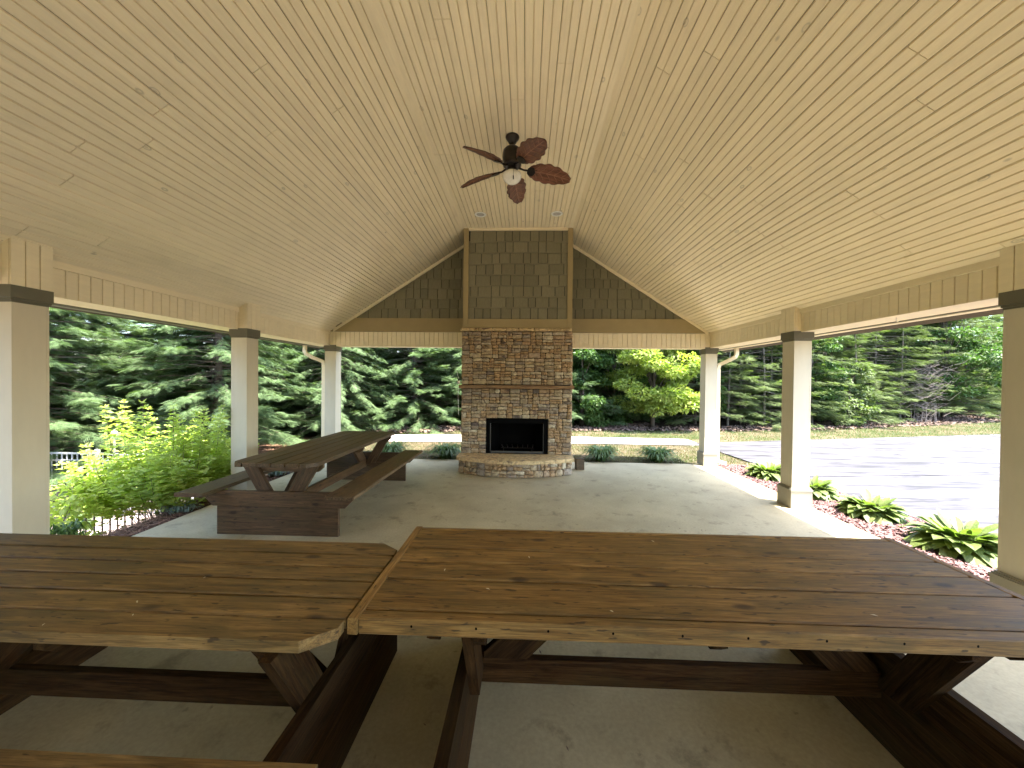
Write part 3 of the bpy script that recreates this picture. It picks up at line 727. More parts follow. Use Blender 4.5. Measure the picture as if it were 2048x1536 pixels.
vn = MB().tube([(x, 0, vz(x, 0)) for x in np.linspace(0.2, 0.71, 8)], [0.005] * 7 + [0.002], 5)
for x in (0.25, 0.33, 0.42, 0.51, 0.60):
    for sg in (-1, 1): vn.tube([(x, 0, vz(x, 0)), (x + 0.045, sg * 0.045, vz(x + 0.045, 0.045)), (x + 0.075, sg * 0.092, vz(x + 0.075, 0.092))], [0.004, 0.003, 0.0015], 4)
vn = vn.mesh('blade_vein', 'vein')
brk = MB().tube([(0.085, 0, 0), (0.14, 0, -0.012), (0.19, 0, -0.006), (0.24, 0, -0.002)], [0.012, 0.010, 0.012, 0.008], 8)
brk.prism([(0.185, -0.03), (0.205, -0.05), (0.255, -0.055), (0.285, 0), (0.255, 0.055), (0.205, 0.05), (0.185, 0.03)], -0.016, -0.008, 'z')
bk = brk.mesh('blade_iron', 'bronze')
for k in range(5):
    a = math.radians(12 + 72 * k)
    mt = Matrix.Translation((0, 0, -0.352)) @ Matrix.Rotation(a, 4, 'Z') @ Matrix.Rotation(math.radians(7), 4, 'Y') @ Matrix.Rotation(math.radians(-23), 4, 'X')
    b_ = obj('blade', bm_, fan, None, mt); obj('blade_bracket', bk, b_); obj('vein', vn, b_)
# recessed lights
for lx, ly, lab in ((-0.745, 6.49, 'round white recessed light left of centre above the chimney'), (0.576, 6.48, 'round white recessed light right of centre above the chimney')):
    t = empty('recessed_light', lab, 'ceiling light', 'recessed ceiling lights', (lx, ly, ZF))
    MB().lathe([(0.066, -0.002), (0.074, -0.009), (0.096, -0.008), (0.102, -0.001)], 28).build('trim_ring', 'ring', t, smooth=True)
    MB().lathe([(0.0, -0.004), (0.062, -0.004), (0.068, -0.003)], 24).build('lens', 'lens_grey', t)

# ------------------------------------------------------------------ picnic tables
def gprism(name, mat, parent, poly, d0, d1, axis, grain):
    """prism whose mesh-local x runs along the grain; poly as in MB.prism"""
    def P(a, b, d): return Vector({'y': (a, d, b), 'x': (d, a, b)}[axis])
    n = len(poly); g = P(grain[0], grain[1], 0).normalized(); t = Vector((1, 0, 0)) if axis == 'x' else Vector((0, 1, 0))
    o = sum((P(a, b, (d0 + d1) / 2) for a, b in poly), Vector()) / n
    m4 = frame_mat(o, g, t.cross(g)); inv = m4.inverted()
    vs = [tuple(inv @ P(a, b, d)) for d in (d0, d1) for a, b in poly]
    mb = MB().add(vs, [tuple(range(n - 1, -1, -1)), tuple(range(n, 2 * n))] + [(i, (i + 1) % n, (i + 1) % n + n, i + n) for i in range(n)])
    return obj(name, mb.mesh(name, mat), parent, None, m4)
def make_table(name, label, loc_, rz, top, bench, frames, mats, style):
    """local x along the table; top = (x0,x1,y0,y1,z,[board edges]); bench=[(x0,x1,y0,y1)]"""
    t = empty(name, label, 'picnic table', 'stained wooden picnic tables', loc_, rz)
    mt, mf = mats; x0, x1, ya, yb, z, edges = top; TH = 0.042; cxm = (x0 + x1) / 2
    bx0, bx1 = x0, x1
    if style == 'bordered':
        wb = 0.040
        plank('border', mt, t, (x0 + wb / 2, (ya + yb) / 2, z - 0.03), (yb - ya, 0.062, wb), (0, 1, 0), (0, 0, 1))
        plank('border', mt, t, (x1 - wb / 2, (ya + yb) / 2, z - 0.03), (yb - ya, 0.062, wb), (0, 1, 0), (0, 0, 1))
        bx0, bx1 = x0 + wb + 0.003, x1 - wb - 0.003
    for i, (a, b_) in enumerate(zip(edges, edges[1:])):
        g = 0.0055 if style == 'bordered' else 0.0065; cut = None
        if style == 'clipped' and i in (0, len(edges) - 2):
            s_ = -1 if i == 0 else 1; cut = {(1, s_): (0.10, 0.075), (-1, s_): (0.10, 0.075)}
        thick = TH
        if style == 'bordered' and i == 0: thick = 0.064
        ob = plank('top_board', mt, t, ((bx0 + bx1) / 2, (a + b_) / 2, z - thick / 2 + random.uniform(-0.0015, 0.0)), (bx1 - bx0, b_ - a - g * 2 if True else 0, thick), bev=0.005, cut=cut)
        if style == 'bordered' and i == 0:   # screw holes on the front edge
            hl = MB()
            for k in range(11):
                xx = (bx0 + 0.19 + k * 0.255) - (bx0 + bx1) / 2 + random.uniform(-.03, .03)
                hl.add([(xx + 0.0045 * math.cos(q), -(b_ - a - g * 2) / 2 - 0.0006, 0.006 + 0.0055 * math.sin(q)) for q in np.linspace(0, 2 * math.pi, 8, endpoint=False)], [tuple(range(8))])
            obj('screw_hole', hl.mesh('screw_hole', 'black'), ob)
    yc = (ya + yb) / 2
    for (a, b_, c_, d_) in bench:
        n = 1
        plank('seat', mt, t, ((a + b_) / 2, (c_ + d_) / 2, 0.495), (b_ - a, d_ - c_, 0.04), bev=0.005)
    by = sorted([v for q in bench for v in q[2:]]) if bench else [yc - 0.93, yc + 0.93]
    for fx in frames:
        sgn = 1 if fx > cxm else -1
        # base board, cross beam with bevelled ends, V legs, cleat
        plank('base_board', mf, t, (fx, yc, 0.1535), (1.345, 0.307, 0.045), (0, 1, 0), (0, 0, 1), 0.003)
        hl = (by[-1] - by[0]) / 2 - 0.10; yc2 = (by[-1] + by[0]) / 2
        gprism('cross_beam', mf, t, [(yc2 - hl + 0.11, 0.309), (yc2 + hl - 0.11, 0.309), (yc2 + hl, 0.42), (yc2 + hl, 0.474), (yc2 - hl, 0.474), (yc2 - hl, 0.42)], fx - 0.0225, fx + 0.0225, 'x', (1, 0))
        xi_ = fx - sgn * 0.046
        for s_ in (-1, 1):
            yt, yb_ = yc + s_ * 0.355, yc + s_ * 0.085; w = 0.078
            poly = [(yt - w, z - TH - 0.002), (yt + w, z - TH - 0.002), (yb_ + w, 0.30), (yb_ - w, 0.30)]
            gprism('leg', mf, t, poly, xi_ - 0.0215, xi_ + 0.0215, 'x', (yb_ - yt, 0.30 - z))
        hw = (yb - ya) / 2 - 0.02
        gprism('cleat', mf, t, [(yc - hw + 0.05, z - TH - 0.09), (yc + hw - 0.05, z - TH - 0.09), (yc + hw, z - TH - 0.045), (yc + hw, z - TH - 0.001), (yc - hw, z - TH - 0.001), (yc - hw, z - TH - 0.045)], xi_ - sgn * 0.046 - 0.02, xi_ - sgn * 0.046 + 0.02, 'x', (1, 0))
        # diagonal brace from the stretcher up to the top
        xr = fx - sgn * 0.07; w = 0.09
        gprism('brace', mf, t, [(xr - sgn * 0.21, 0.3625), (xr, 0.3625), (xr, 0.39), (xr - sgn * 0.40, z - TH - 0.001), (xr - sgn * 0.61, z - TH - 0.001)][::1], yc - 0.02, yc + 0.02, 'y', (-sgn * 0.4, 0.4))
    mid = (frames[0] + frames[1]) / 2
    hw = (yb - ya) / 2 - 0.02
    for cxx in ([mid] if style != 'bordered' else [frames[0] - 0.085, mid, frames[1] + 0.10]):
        gprism('cleat', mf, t, [(yc - hw + 0.05, z - TH - 0.075), (yc + hw - 0.05, z - TH - 0.075), (yc + hw, z - TH - 0.035), (yc + hw, z - TH - 0.001), (yc - hw, z - TH - 0.001), (yc - hw, z - TH - 0.035)], cxx - 0.021, cxx + 0.021, 'x', (1, 0))
    plank('stretcher', mf, t, (mid, yc, 0.302), (abs(frames[1] - frames[0]) - 0.10, 0.118, 0.042), (1, 0, 0), (0, 0, 1))
    return t
# far table, long axis along the building
M['wood_dark2'] = wood_mat('brown_frame_wood', (0.046, 0.024, 0.010), (0.098, 0.052, 0.023), (0.155, 0.090, 0.042), 0.4)
make_table('picnic_table', 'long brown picnic table with clipped corners standing near the far left posts', (-2.61, 5.12, 0), math.pi / 2,
           (-1.285, 1.235, -0.47, 0.47, 0.808, [-0.47, -0.31, -0.155, 0.0, 0.155, 0.31, 0.47]),
           [(-1.41, 1.12, 0.625, 0.93), (-1.41, 1.12, -0.955, -0.65)], (-1.15, 1.10), ('wood_far', 'wood_dark2'), 'clipped')
# near left table
make_table('picnic_table', 'weathered brown picnic table with clipped corners in the left foreground', (0, 0, 0), 0,
           (-3.15, -0.597, 1.243, 2.03, 0.807, [1.243, 1.375, 1.512, 1.640, 1.762, 1.888, 2.03]),
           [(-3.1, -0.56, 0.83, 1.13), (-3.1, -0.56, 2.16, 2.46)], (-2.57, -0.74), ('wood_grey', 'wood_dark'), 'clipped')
# near right table
make_table('picnic_table', 'red-brown picnic table with a bordered top in the right foreground', (0, 0, 0), 0,
           (-0.588, 2.215, 1.375, 2.262, 0.810, [1.375, 1.437, 1.668, 1.828, 1.975, 2.222, 2.262]),
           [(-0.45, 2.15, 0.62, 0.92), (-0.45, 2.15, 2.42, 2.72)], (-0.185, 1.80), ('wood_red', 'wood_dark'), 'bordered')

# ------------------------------------------------------------------ slab
m_ = MB().prism([(-4.13, Y0 - 0.4), (4.02, Y0 - 0.4), (4.02, 7.93), (-4.13, 7.93)], -0.14, 0.0, 'z')
tag(m_.build('patio_slab', 'slab'), kind='structure')

# ------------------------------------------------------------------ terrain
def sst(x): x = np.clip(x, 0, 1); return x * x * (3 - 2 * x)
def gz(x, y):
    x = np.asarray(x, float); y = np.asarray(y, float)
    left = sst((-x - 4.35) / 1.9) * (1 - 0.85 * sst((y - 7.0) / 2.6))
    z = -0.03 - 1.0 * left
    z = z + 0.25 * sst((np.hypot(x, y - 3) - 16) / 20)
    return z
gx = np.concatenate([np.linspace(-80, -9, 22), np.linspace(-8.6, 8.6, 70), np.linspace(9, 80, 22)])
gy = np.concatenate([np.linspace(-80, -1, 20), np.linspace(-0.7, 13, 60), np.linspace(13.5, 90, 22)])
X, Yg = np.meshgrid(gx, gy, indexing='ij'); Z = gz(X, Yg)
Z = Z - 0.02 * ((X > -4.2) & (X < 5.2) & (Yg < 8.1) & (Yg > -6)) 
mb = MB(); ny = len(gy)
mb.v = list(map(tuple, np.stack([X, Yg, Z], -1).reshape(-1, 3)))
mb.f = [(i * ny + j, (i + 1) * ny + j, (i + 1) * ny + j + 1, i * ny + j + 1) for i in range(len(gx) - 1) for j in range(ny - 1)]
tag(mb.build('ground', 'lawn', smooth=True), kind='structure')
def sheet(name, poly, mat, dz=0.008, step=0.4, kind='structure'):
    """a polygon draped on the terrain: fan-free grid clipped to the polygon"""
    xs = [p[0] for p in poly]; ys = [p[1] for p in poly]
    mb = MB(); x0, x1, y0, y1 = min(xs), max(xs), min(ys), max(ys)
    nx = max(1, int((x1 - x0) / step)); ny = max(1, int((y1 - y0) / step))
    for i in range(nx):
        for j in range(ny):
            a, b_ = x0 + (x1 - x0) * i / nx, x0 + (x1 - x0) * (i + 1) / nx; c_, d_ = y0 + (y1 - y0) * j / ny, y0 + (y1 - y0) * (j + 1) / ny
            cell = [(a, c_), (b_, c_), (b_, d_), (a, d_)]
            n = len(poly); out = cell
            for k in range(n):
                p, q = poly[k], poly[(k + 1) % n]; A, B_ = (q[1] - p[1]), -(q[0] - p[0]); out = clip(out, A, B_, A * p[0] + B_ * p[1])
                if len(out) < 3: break
            if len(out) >= 3:
                zz = gz([p[0] for p in out], [p[1] for p in out]) + dz
                mb.add([(p[0], p[1], z) for p, z in zip(out, zz)], [tuple(range(len(out)))])
    o = mb.build(name, mat, smooth=True); return tag(o, kind=kind)
# convex pieces (counter-clockwise)
sheet('forest_floor', [(-40, 10.4), (-8, 10.4), (-5.2, 12.1), (-2.4, 13.0), (2.6, 13.3), (2.6, 60), (-40, 60)][::1], 'forest', 0.012, 1.2)
sheet('forest_floor', [(2.6, 13.3), (7.6, 13.6), (7.6, 60), (2.6, 60)], 'forest', 0.012, 1.2)
sheet('forest_floor', [(7.6, 13.7), (40, 22.6), (40, 60), (7.6, 60)], 'forest', 0.012, 1.2)
sheet('red_mulch_bed', [(4.03, -3), (5.7, -3), (5.00, 7.6), (4.03, 8.1)], 'redmulch', 0.018)
sheet('pine_straw_bed', [(-6.1, 0), (-4.14, 0), (-4.14, 8.6), (-6.1, 10.4)], 'straw', 0.014, 0.25)
sheet('pine_straw_bed', [(-6.1, 8.6), (-4.14, 8.6), (-4.5, 10.6), (-6.4, 12.2), (-9, 10.6), (-9, 8.6)], 'straw', 0.018, 0.25)
sheet('pool_deck', [(-14, -3), (-6.3, -3), (-6.3, 7.2), (-14, 7.2)], 'deck', 0.02, 0.5)
# path
for pl in ([(-1.7, 10.3), (4.9, 10.35), (4.9, 11.4), (-2.0, 11.65)], [(-3.9, 10.15), (-1.7, 10.3), (-2.0, 11.65), (-4.2, 11.3)], [(-5.2, 9.0), (-3.9, 10.15), (-4.2, 11.3), (-5.9, 9.9)]):
    sheet('garden_path', pl, 'walk', 0.026, 0.5)
# driveway panels
DRV = [(6.06, -14), (38, -14), (38, 19.0), (16.3, 13.6), (8.7, 11.65), (4.80, 10.65)]
dr = MB().prism([(6.09, -13.9), (37.9, -13.9), (37.9, 18.8), (16.3, 13.45), (8.7, 11.5), (4.84, 10.58)], -0.14, -0.012, 'z')
dr = tag(dr.build('driveway', 'mortar'), kind='structure')
xs_ = [4.4, 9.10, 12.3, 15.6, 18.9, 22.2, 25.5, 28.8, 32.1, 36]; sk = 0.11
rows_ = [-12, -8.2, -4.4, -0.6, 3.2, 7.0, 12.0, 19.0]
def inside_clip(poly, region_):
    out = poly; n = len(region_)
    for k in range(n):
        p, q = region_[k], region_[(k + 1) % n]; A, B_ = (q[1] - p[1]), -(q[0] - p[0]); out = clip(out, A, B_, A * p[0] + B_ * p[1])
        if len(out) < 3: return []
    return out
def poly_area(p): return abs(sum(p[i][0] * p[(i + 1) % len(p)][1] - p[(i + 1) % len(p)][0] * p[i][1] for i in range(len(p)))) / 2
for i in range(len(xs_) - 1):
    for j in range(len(rows_) - 1):
        g = 0.013; a, b_, c_, d_ = xs_[i] + g, xs_[i + 1] - g, rows_[j] + g, rows_[j + 1] - g
        poly = [(a, c_ + (a - 5) * sk), (b_, c_ + (b_ - 5) * sk), (b_, d_ + (b_ - 5) * sk), (a, d_ + (a - 5) * sk)]
        half = inside_clip(poly, DRV)
        if len(half) >= 3 and poly_area(half) > 0.05:
            cxm = sum(p[0] for p in half) / len(half); cym = sum(p[1] for p in half) / len(half)
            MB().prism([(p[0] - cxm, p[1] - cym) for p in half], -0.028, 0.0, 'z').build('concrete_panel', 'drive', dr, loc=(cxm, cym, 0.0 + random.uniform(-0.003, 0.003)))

# ------------------------------------------------------------------ scatter helpers
def rot_frames(n, tilt_lo, tilt_hi, az=None):
    az = rng.uniform(0, 2 * np.pi, n) if az is None else az
    ti = rng.uniform(tilt_lo, tilt_hi, n)
    d = np.stack([np.cos(az) * np.cos(ti), np.sin(az) * np.cos(ti), np.sin(ti)], -1)
    s = np.stack([-np.sin(az), np.cos(az), np.zeros(n)], -1)
    return d, s, np.cross(d, s)
def blades(pts, h_lo, h_hi, w, lean=0.5):
    n = len(pts); az = rng.uniform(0, 2 * np.pi, n); h = rng.uniform(h_lo, h_hi, n); le = rng.uniform(0, lean, n)
    d = np.stack([np.cos(az) * le, np.sin(az) * le, np.ones(n)], -1) * h[:, None]
    s = np.stack([-np.sin(az), np.cos(az), np.zeros(n)], -1) * w
    return np.stack([pts - s, pts + s, pts + d], 1).reshape(-1, 3)
def inpoly(px, py, poly):
    ins = np.zeros(len(px), bool); n = len(poly)
    for i in range(n):
        x1_, y1_ = poly[i]; x2_, y2_ = poly[(i + 1) % n]
        c = ((y1_ > py) != (y2_ > py)) & (px < (x2_ - x1_) * (py - y1_) / (y2_ - y1_ + 1e-12) + x1_); ins ^= c
    return ins
def scatter(poly, n, dz=0.0):
    xs = [p[0] for p in poly]; ys = [p[1] for p in poly]
    x = rng.uniform(min(xs), max(xs), n * 2); y = rng.uniform(min(ys), max(ys), n * 2); k = inpoly(x, y, poly); x, y = x[k][:n], y[k][:n]
    return np.stack([x, y, gz(x, y) + dz], -1)
lawn1 = [(-4.1, 8.0), (4.9, 8.05), (4.9, 9.2), (4.7, 10.3), (-1.7, 10.25), (-3.9, 10.2), (-4.3, 9.6)]
lawn2 = [(-4.2, 11.5), (-2, 11.75), (4.9, 11.45), (6.5, 11.05), (8.7, 11.55), (16.3, 13.45), (24, 15.6), (24, 18.6), (12.7, 15.0), (7.6, 13.6), (2.6, 13.1), (-2.4, 12.5), (-4.6, 12.0)]
p = scatter(lawn1, 26000, -0.005); 
tag(obj('dry_lawn_grass', npmesh('dry_lawn_grass', blades(p, 0.02, 0.055, 0.0045, 1.2), 3, 'straw_b')), kind='stuff')
p = scatter(lawn1, 9000, -0.005); k = np.sin(p[:, 0] * 1.7 + 1) * np.sin(p[:, 1] * 3.1) + rng.normal(0, 0.5, len(p)) > 0.25
p2 = np.concatenate([p[k], scatter(lawn2, 42000, -0.005)])
tag(obj('lawn_grass', npmesh('lawn_grass', blades(p2, 0.03, 0.08, 0.006, 0.9), 3, 'grass')), kind='stuff')
def chips(pts, l_lo, l_hi, w, tilt=0.35):
    n = len(pts); d, s, u_ = rot_frames(n, -tilt, tilt); l = rng.uniform(l_lo, l_hi, n)[:, None]; ww = rng.uniform(0.5, 1.3, n)[:, None] * w
    a = d * l / 2; b_ = (s * np.cos(0.4) + u_ * rng.uniform(-0.6, 0.6, n)[:, None]) * ww / 2
    return np.stack([pts - a - b_, pts + a - b_, pts + a + b_, pts - a + b_], 1).reshape(-1, 3)
p = scatter([(4.04, 0.5), (5.30, 0.5), (4.96, 7.8), (4.04, 8.0)], 16000, 0.028)
tag(obj('red_mulch', npmesh('red_mulch', chips(p, 0.03, 0.075, 0.018, 0.5), 4, 'chip')), kind='stuff')
p = scatter([(-6.0, 1.5), (-4.15, 1.5), (-4.15, 9.0), (-5.2, 11.6), (-8.5, 10.6), (-8.5, 9), (-6.0, 9)], 16000, 0.028)
tag(obj('pine_straw', npmesh('pine_straw', chips(p, 0.08, 0.2, 0.006, 0.35), 4, 'needle')), kind='stuff')
lit = [(7.2, 13.3), (12.7, 14.7), (26, 18.6), (26, 21), (12.7, 16.6), (7.2, 14.6), (2, 14.2), (-3.5, 13.6), (-3.5, 12.9), (2, 13.0)]
p = scatter(lit, 14000, 0.04)
tag(obj('leaf_litter', npmesh('leaf_litter', chips(p, 0.05, 0.12, 0.07, 0.7), 4, 'litter')), kind='stuff')
p = scatter([(-6, 11), (-1, 12.6), (5, 13.2), (5, 15.5), (-7, 15)], 5000, 0.05)
tag(obj('leaf_litter', npmesh('leaf_litter', chips(p, 0.05, 0.12, 0.07, 0.7), 4, 'litter')), kind='stuff')

# ------------------------------------------------------------------ vegetation
def spray_template(nl=8):
    """flat frond, axis +x, length 1: triangles (k,3,3)"""
    T_ = [[(0, -0.012, 0), (0, 0.012, 0), (1, 0, -0.10)]]
    for i in range(nl):
        t = 0.10 + 0.84 * i / nl; l = (0.42 * math.sin(math.pi * (0.22 + 0.74 * t)) + 0.06)
        for s in (-1, 1):
            a = math.radians(52 - 22 * t); dx, dy = math.cos(a) * l, s * math.sin(a) * l
            w = 0.042; z0 = -0.10 * t * t; z1 = z0 - 0.06
            T_.append([(t - w, 0, z0), (t + w * 0.7, 0, z0), (t + dx, dy, z1)])
    return np.array(T_, float)
def place(template, org, d, s, u_, sc):
    """instances of template (k,3,3) at org (n,3) with frame d,s,u"""
    V = template.reshape(1, -1, 3)
    out = org[:, None, :] + sc[:, None, None] * (V[..., 0:1] * d[:, None, :] + V[..., 1:2] * s[:, None, :] + V[..., 2:3] * u_[:, None, :])
    return out.reshape(-1, 3)
def norm(a): return a / np.maximum(np.linalg.norm(a, axis=-1, keepdims=True), 1e-9)
def conifer_data(H, R, nb, ns, droop=0.35, size=(0.26, 0.46), h0=0.03, flat=0.0, power=0.85, thin=1.0, nl=8):
    """returns sprays array and branch tubes"""
    tmpl = spray_template(nl); O_, D_, S_, U_, C_ = [], [], [], [], []; br = MB()
    for i in range(nb):
        f = h0 + (1 - h0) * ((i + rng.uniform()) / nb) ** 1.15
        az = i * 2.39996 + rng.uniform(-0.5, 0.5); Lb = R * ((1 - f) ** power) * rng.uniform(0.72, 1.15) + 0.25
        o = np.array([0, 0, H * f]); out = np.array([math.cos(az), math.sin(az), 0])
        side = np.array([-math.sin(az), math.cos(az), 0])
        rise = rng.uniform(-0.1, 0.25)
        def P(t): return o + out * Lb * t + np.array([0, 0, Lb * (rise * t - droop * t * t + 0.10 * t ** 4)]) + side * Lb * 0.08 * math.sin(3 * t + i)
        br.tube([tuple(P(t)) for t in (0, 0.35, 0.7, 0.95)], [0.022 * (1 - f) + 0.008, 0.014 * (1 - f) + 0.006, 0.006, 0.003], 4)
        n = int(ns * (0.35 + Lb / R))
        ts = rng.uniform(0.06 if thin >= 1 else 0.22, 1.0, n) ** 0.75
        for t in ts:
            p_ = P(t); tan = P(min(1, t + 0.02)) - P(t - 0.02); tan /= np.linalg.norm(tan)
            sgn = rng.choice([-1, 1]); aa = rng.uniform(0.15, 1.15) * sgn
            d = tan * math.cos(aa) + side * math.sin(aa); d = d + np.array([0, 0, rng.uniform(-0.42, 0.12) * (1 - flat)])
            d /= np.linalg.norm(d); sd = np.cross(np.array([0, 0, 1.0]), d); sd /= np.linalg.norm(sd) + 1e-9
            sd = sd + np.array([0, 0, rng.uniform(-0.45, 0.45) * (1 - flat * 0.7)]); sd /= np.linalg.norm(sd); u_ = np.cross(d, sd)
            O_.append(p_ + rng.normal(0, 0.03, 3)); D_.append(d); S_.append(sd); U_.append(u_); C_.append(rng.uniform(*size) * (0.75 + 0.35 * (1 - f)))
    return place(tmpl, np.array(O_), np.array(D_), np.array(S_), np.array(U_), np.array(C_)), br
def conifer_meshes(tag_, H, R, nb, ns, mat, bark, tr=0.12, **k):
    v, br = conifer_data(H, R, nb, ns, **k)
    crown = npmesh('crown_' + tag_, v, 3, mat)
    tk = MB().tube([(0, 0, -0.3), (0.03, 0.02, H * 0.3), (-0.02, 0.03, H * 0.65), (0, 0, H * 0.98)], [tr, tr * 0.75, tr * 0.45, 0.015], 8)
    return crown, tk.mesh('trunk_' + tag_, bark, True), br.mesh('limbs_' + tag_, bark)
def tree(name, meshes, loc_, rz, sc, label, cat, group=None, sz=1.0):
    o = empty(name, label, cat, group, (loc_[0], loc_[1], float(gz(loc_[0], loc_[1])) - 0.02), rz); o.scale = (sc, sc, sc * sz)
    obj('crown', meshes[0], o); obj('trunk', meshes[1], o); obj('limb', meshes[2], o)
    return o
cedars = [conifer_meshes('cedar_%d' % i, 8.0, 2.6, 300, 92, 'conifer', 'bark', droop=d_, size=sz_, nl=6) for i, (d_, sz_) in enumerate(((0.30, (0.12, 0.26)), (0.42, (0.11, 0.25)), (0.22, (0.13, 0.27))))]
spots = [(-8.1, 9.6, 0, .98), (-6.3, 12.2, 1, .92), (-4.1, 14.0, 2, 1.0), (-2.2, 14.6, 0, .88), (-0.3, 15.0, 1, 1.02), (1.7, 15.3, 2, .9),
         (-10.2, 7.4, 2, 1.0), (-12.0, 5.0, 0, 1.05), (-12.6, 9.8, 1, 1.2), (-9.4, 12.8, 2, 1.25), (-6.4, 15.6, 0, 1.3), (-3.0, 17.6, 1, 1.3), (0.8, 18.4, 2, 1.3),
         (-14.5, 1.5, 1, 1.1), (-16.5, 7.0, 2, 1.3), (4.2, 18.2, 0, 1.25), (-13.0, 14.5, 0, 1.6), (-8.5, 18.5, 2, 1.7), (-8.6, 15.4, 1, 1.7), (-11.4, 11.4, 0, 1.7), (-5.0, 18.2, 2, 1.8), (-1.4, 20.2, 1, 1.9), (-4.6, 21.5, 0, 2.1), (0.6, 22.5, 2, 2.2), (2.6, 21.2, 0, 1.9), (-16.8, 2.6, 2, 1.6)]
cl = ['dense green conifer just behind the mulch, left of the long picnic table', 'dense conifer seen between the two far left posts', 'dark conifer with drooping fronds seen just right of the far left post',
      'conifer in the middle of the gap left of the fireplace', 'tall conifer with pale fronds directly left of the chimney', 'dark conifer showing just right of the fireplace',
      'broad conifer towering over the chartreuse shrub', 'broad conifer beside the nearest left post, beyond the pool fence']
for i, (x, y, k, s_) in enumerate(spots):
    lab = cl[i] if i < len(cl) else 'tall dark conifer in the rows behind the front trees'
    tree('conifer_tree', cedars[k], (x, y), i * 1.3 + 0.4, s_, lab, 'tree', 'tall conifers in the back rows' if i >= len(cl) else 'conifers in the front row')
pines = [conifer_meshes('pine_%d' % i, 9.0, 2.3, 190, 56, 'hemlock', 'palebark', tr=0.04, droop=0.22, size=(0.14, 0.30), flat=0.35, h0=0.05, power=0.5, thin=0.6, nl=6) for i in range(2)]
psp = [(7.4, 15.2, 0, .85), (9.0, 15.9, 1, .95), (10.4, 16.2, 0, 1.0), (12.1, 16.8, 1, .9), (13.6, 17.4, 0, 1.05), (16.6, 18.4, 1, 1.0), (18.6, 19.0, 0, .95), (20.6, 19.8, 1, 1.1), (23.0, 20.6, 0, 1.0),
       (8.2, 18.0, 1, 1.2), (11.2, 18.8, 0, 1.25), (14.6, 19.6, 1, 1.2), (17.8, 21.2, 0, 1.3), (21.6, 22.6, 1, 1.3), (25.4, 23.4, 0, 1.3)]
pl_ = ['thin pine just right of the far right corner post', 'thin pine with layered boughs, second right of the far corner post', 'thin pine half hidden behind the middle right post',
       'pale-trunked pine just right of the middle right post', 'bright layered pine left of the dead brush tangle', 'dark pine just right of the dead brush tangle', 'pine standing between the brush tangle and the nearest right post',
       'pine beside the nearest right post', 'rightmost pine, mostly behind the nearest right post']
for i, (x, y, k, s_) in enumerate(psp):
    lab = pl_[i] if i < len(pl_) else 'pine in the deeper row of the right-hand woods'
    tree('pine_tree', pines[k], (x, y), i * 2.1, s_, lab, 'tree', 'pines in the back row of woods' if i >= len(pl_) else 'pines at the edge of the woods')
bsp = [(6.4, 19.5, 0, 1.5), (10.0, 21.5, 1, 1.6), (14.0, 23, 2, 1.6), (18.5, 25, 0, 1.7), (23.5, 26.5, 1, 1.7), (28, 26, 2, 1.6), (12, 26, 0, 2.0), (20, 30, 1, 2.0), (27, 31, 2, 2.0), (33, 24, 0, 1.8), (36, 30, 1, 2.2), (31, 36, 2, 2.2), (-17.5, 4.5, 2, 1.7), (-22, 7, 0, 2.0), (-16, 10.5, 0, 1.7), (-12, 17, 1, 1.9), (-20, -3, 2, 1.8), (-15, -2, 0, 1.3), (-15.5, -6.5, 1, 1.35), (-14, -11, 2, 1.4), (-10, -15, 0, 1.4), (-5, -17, 1, 1.4), (0, -18, 2, 1.4), (5, -19, 0, 1.4), (4, 24, 1, 1.9), (-2, 24, 2, 1.9), (-20, 12, 1, 1.8), (-19, 2, 0, 1.5)]  # those behind the camera are unseen, added to block left and rear sky
for i, (x, y, k, s_) in enumerate(bsp):
    tree('conifer_tree', cedars[k], (x, y), i * 0.9, s_, 'very tall dark conifer deep in the woods; camera-side ones added unseen to block sky', 'tree', 'tall conifers deep in the woods')
# broadleaf crowns
def leaf_tmpl():
    return np.array([[(0, 0, 0), (0.45, -0.30, 0.03), (1.0, 0, -0.08)], [(0, 0, 0), (1.0, 0, -0.08), (0.45, 0.30, 0.03)]], float)
def leaf_cloud(cent, rad, n, size, flat=0.3, shell=0.55):
    """leaves in ellipsoid clumps; cent (m,3), rad (m,3)"""
    m_ = len(cent); k = rng.integers(0, m_, n); v = norm(rng.normal(0, 1, (n, 3))); r = rng.uniform(shell ** 3, 1, n) ** (1 / 3)
    org = cent[k] + v * r[:, None] * rad[k]
    d = norm(v * np.array([1, 1, flat]) + rng.normal(0, 0.45, (n, 3)) + np.array([0, 0, -0.25])); s = norm(np.cross(np.array([0, 0, 1.0]), d) + rng.normal(0, 0.35, (n, 3))); u_ = np.cross(d, s)
    return place(leaf_tmpl(), org, d, s, u_, rng.uniform(*size, n))
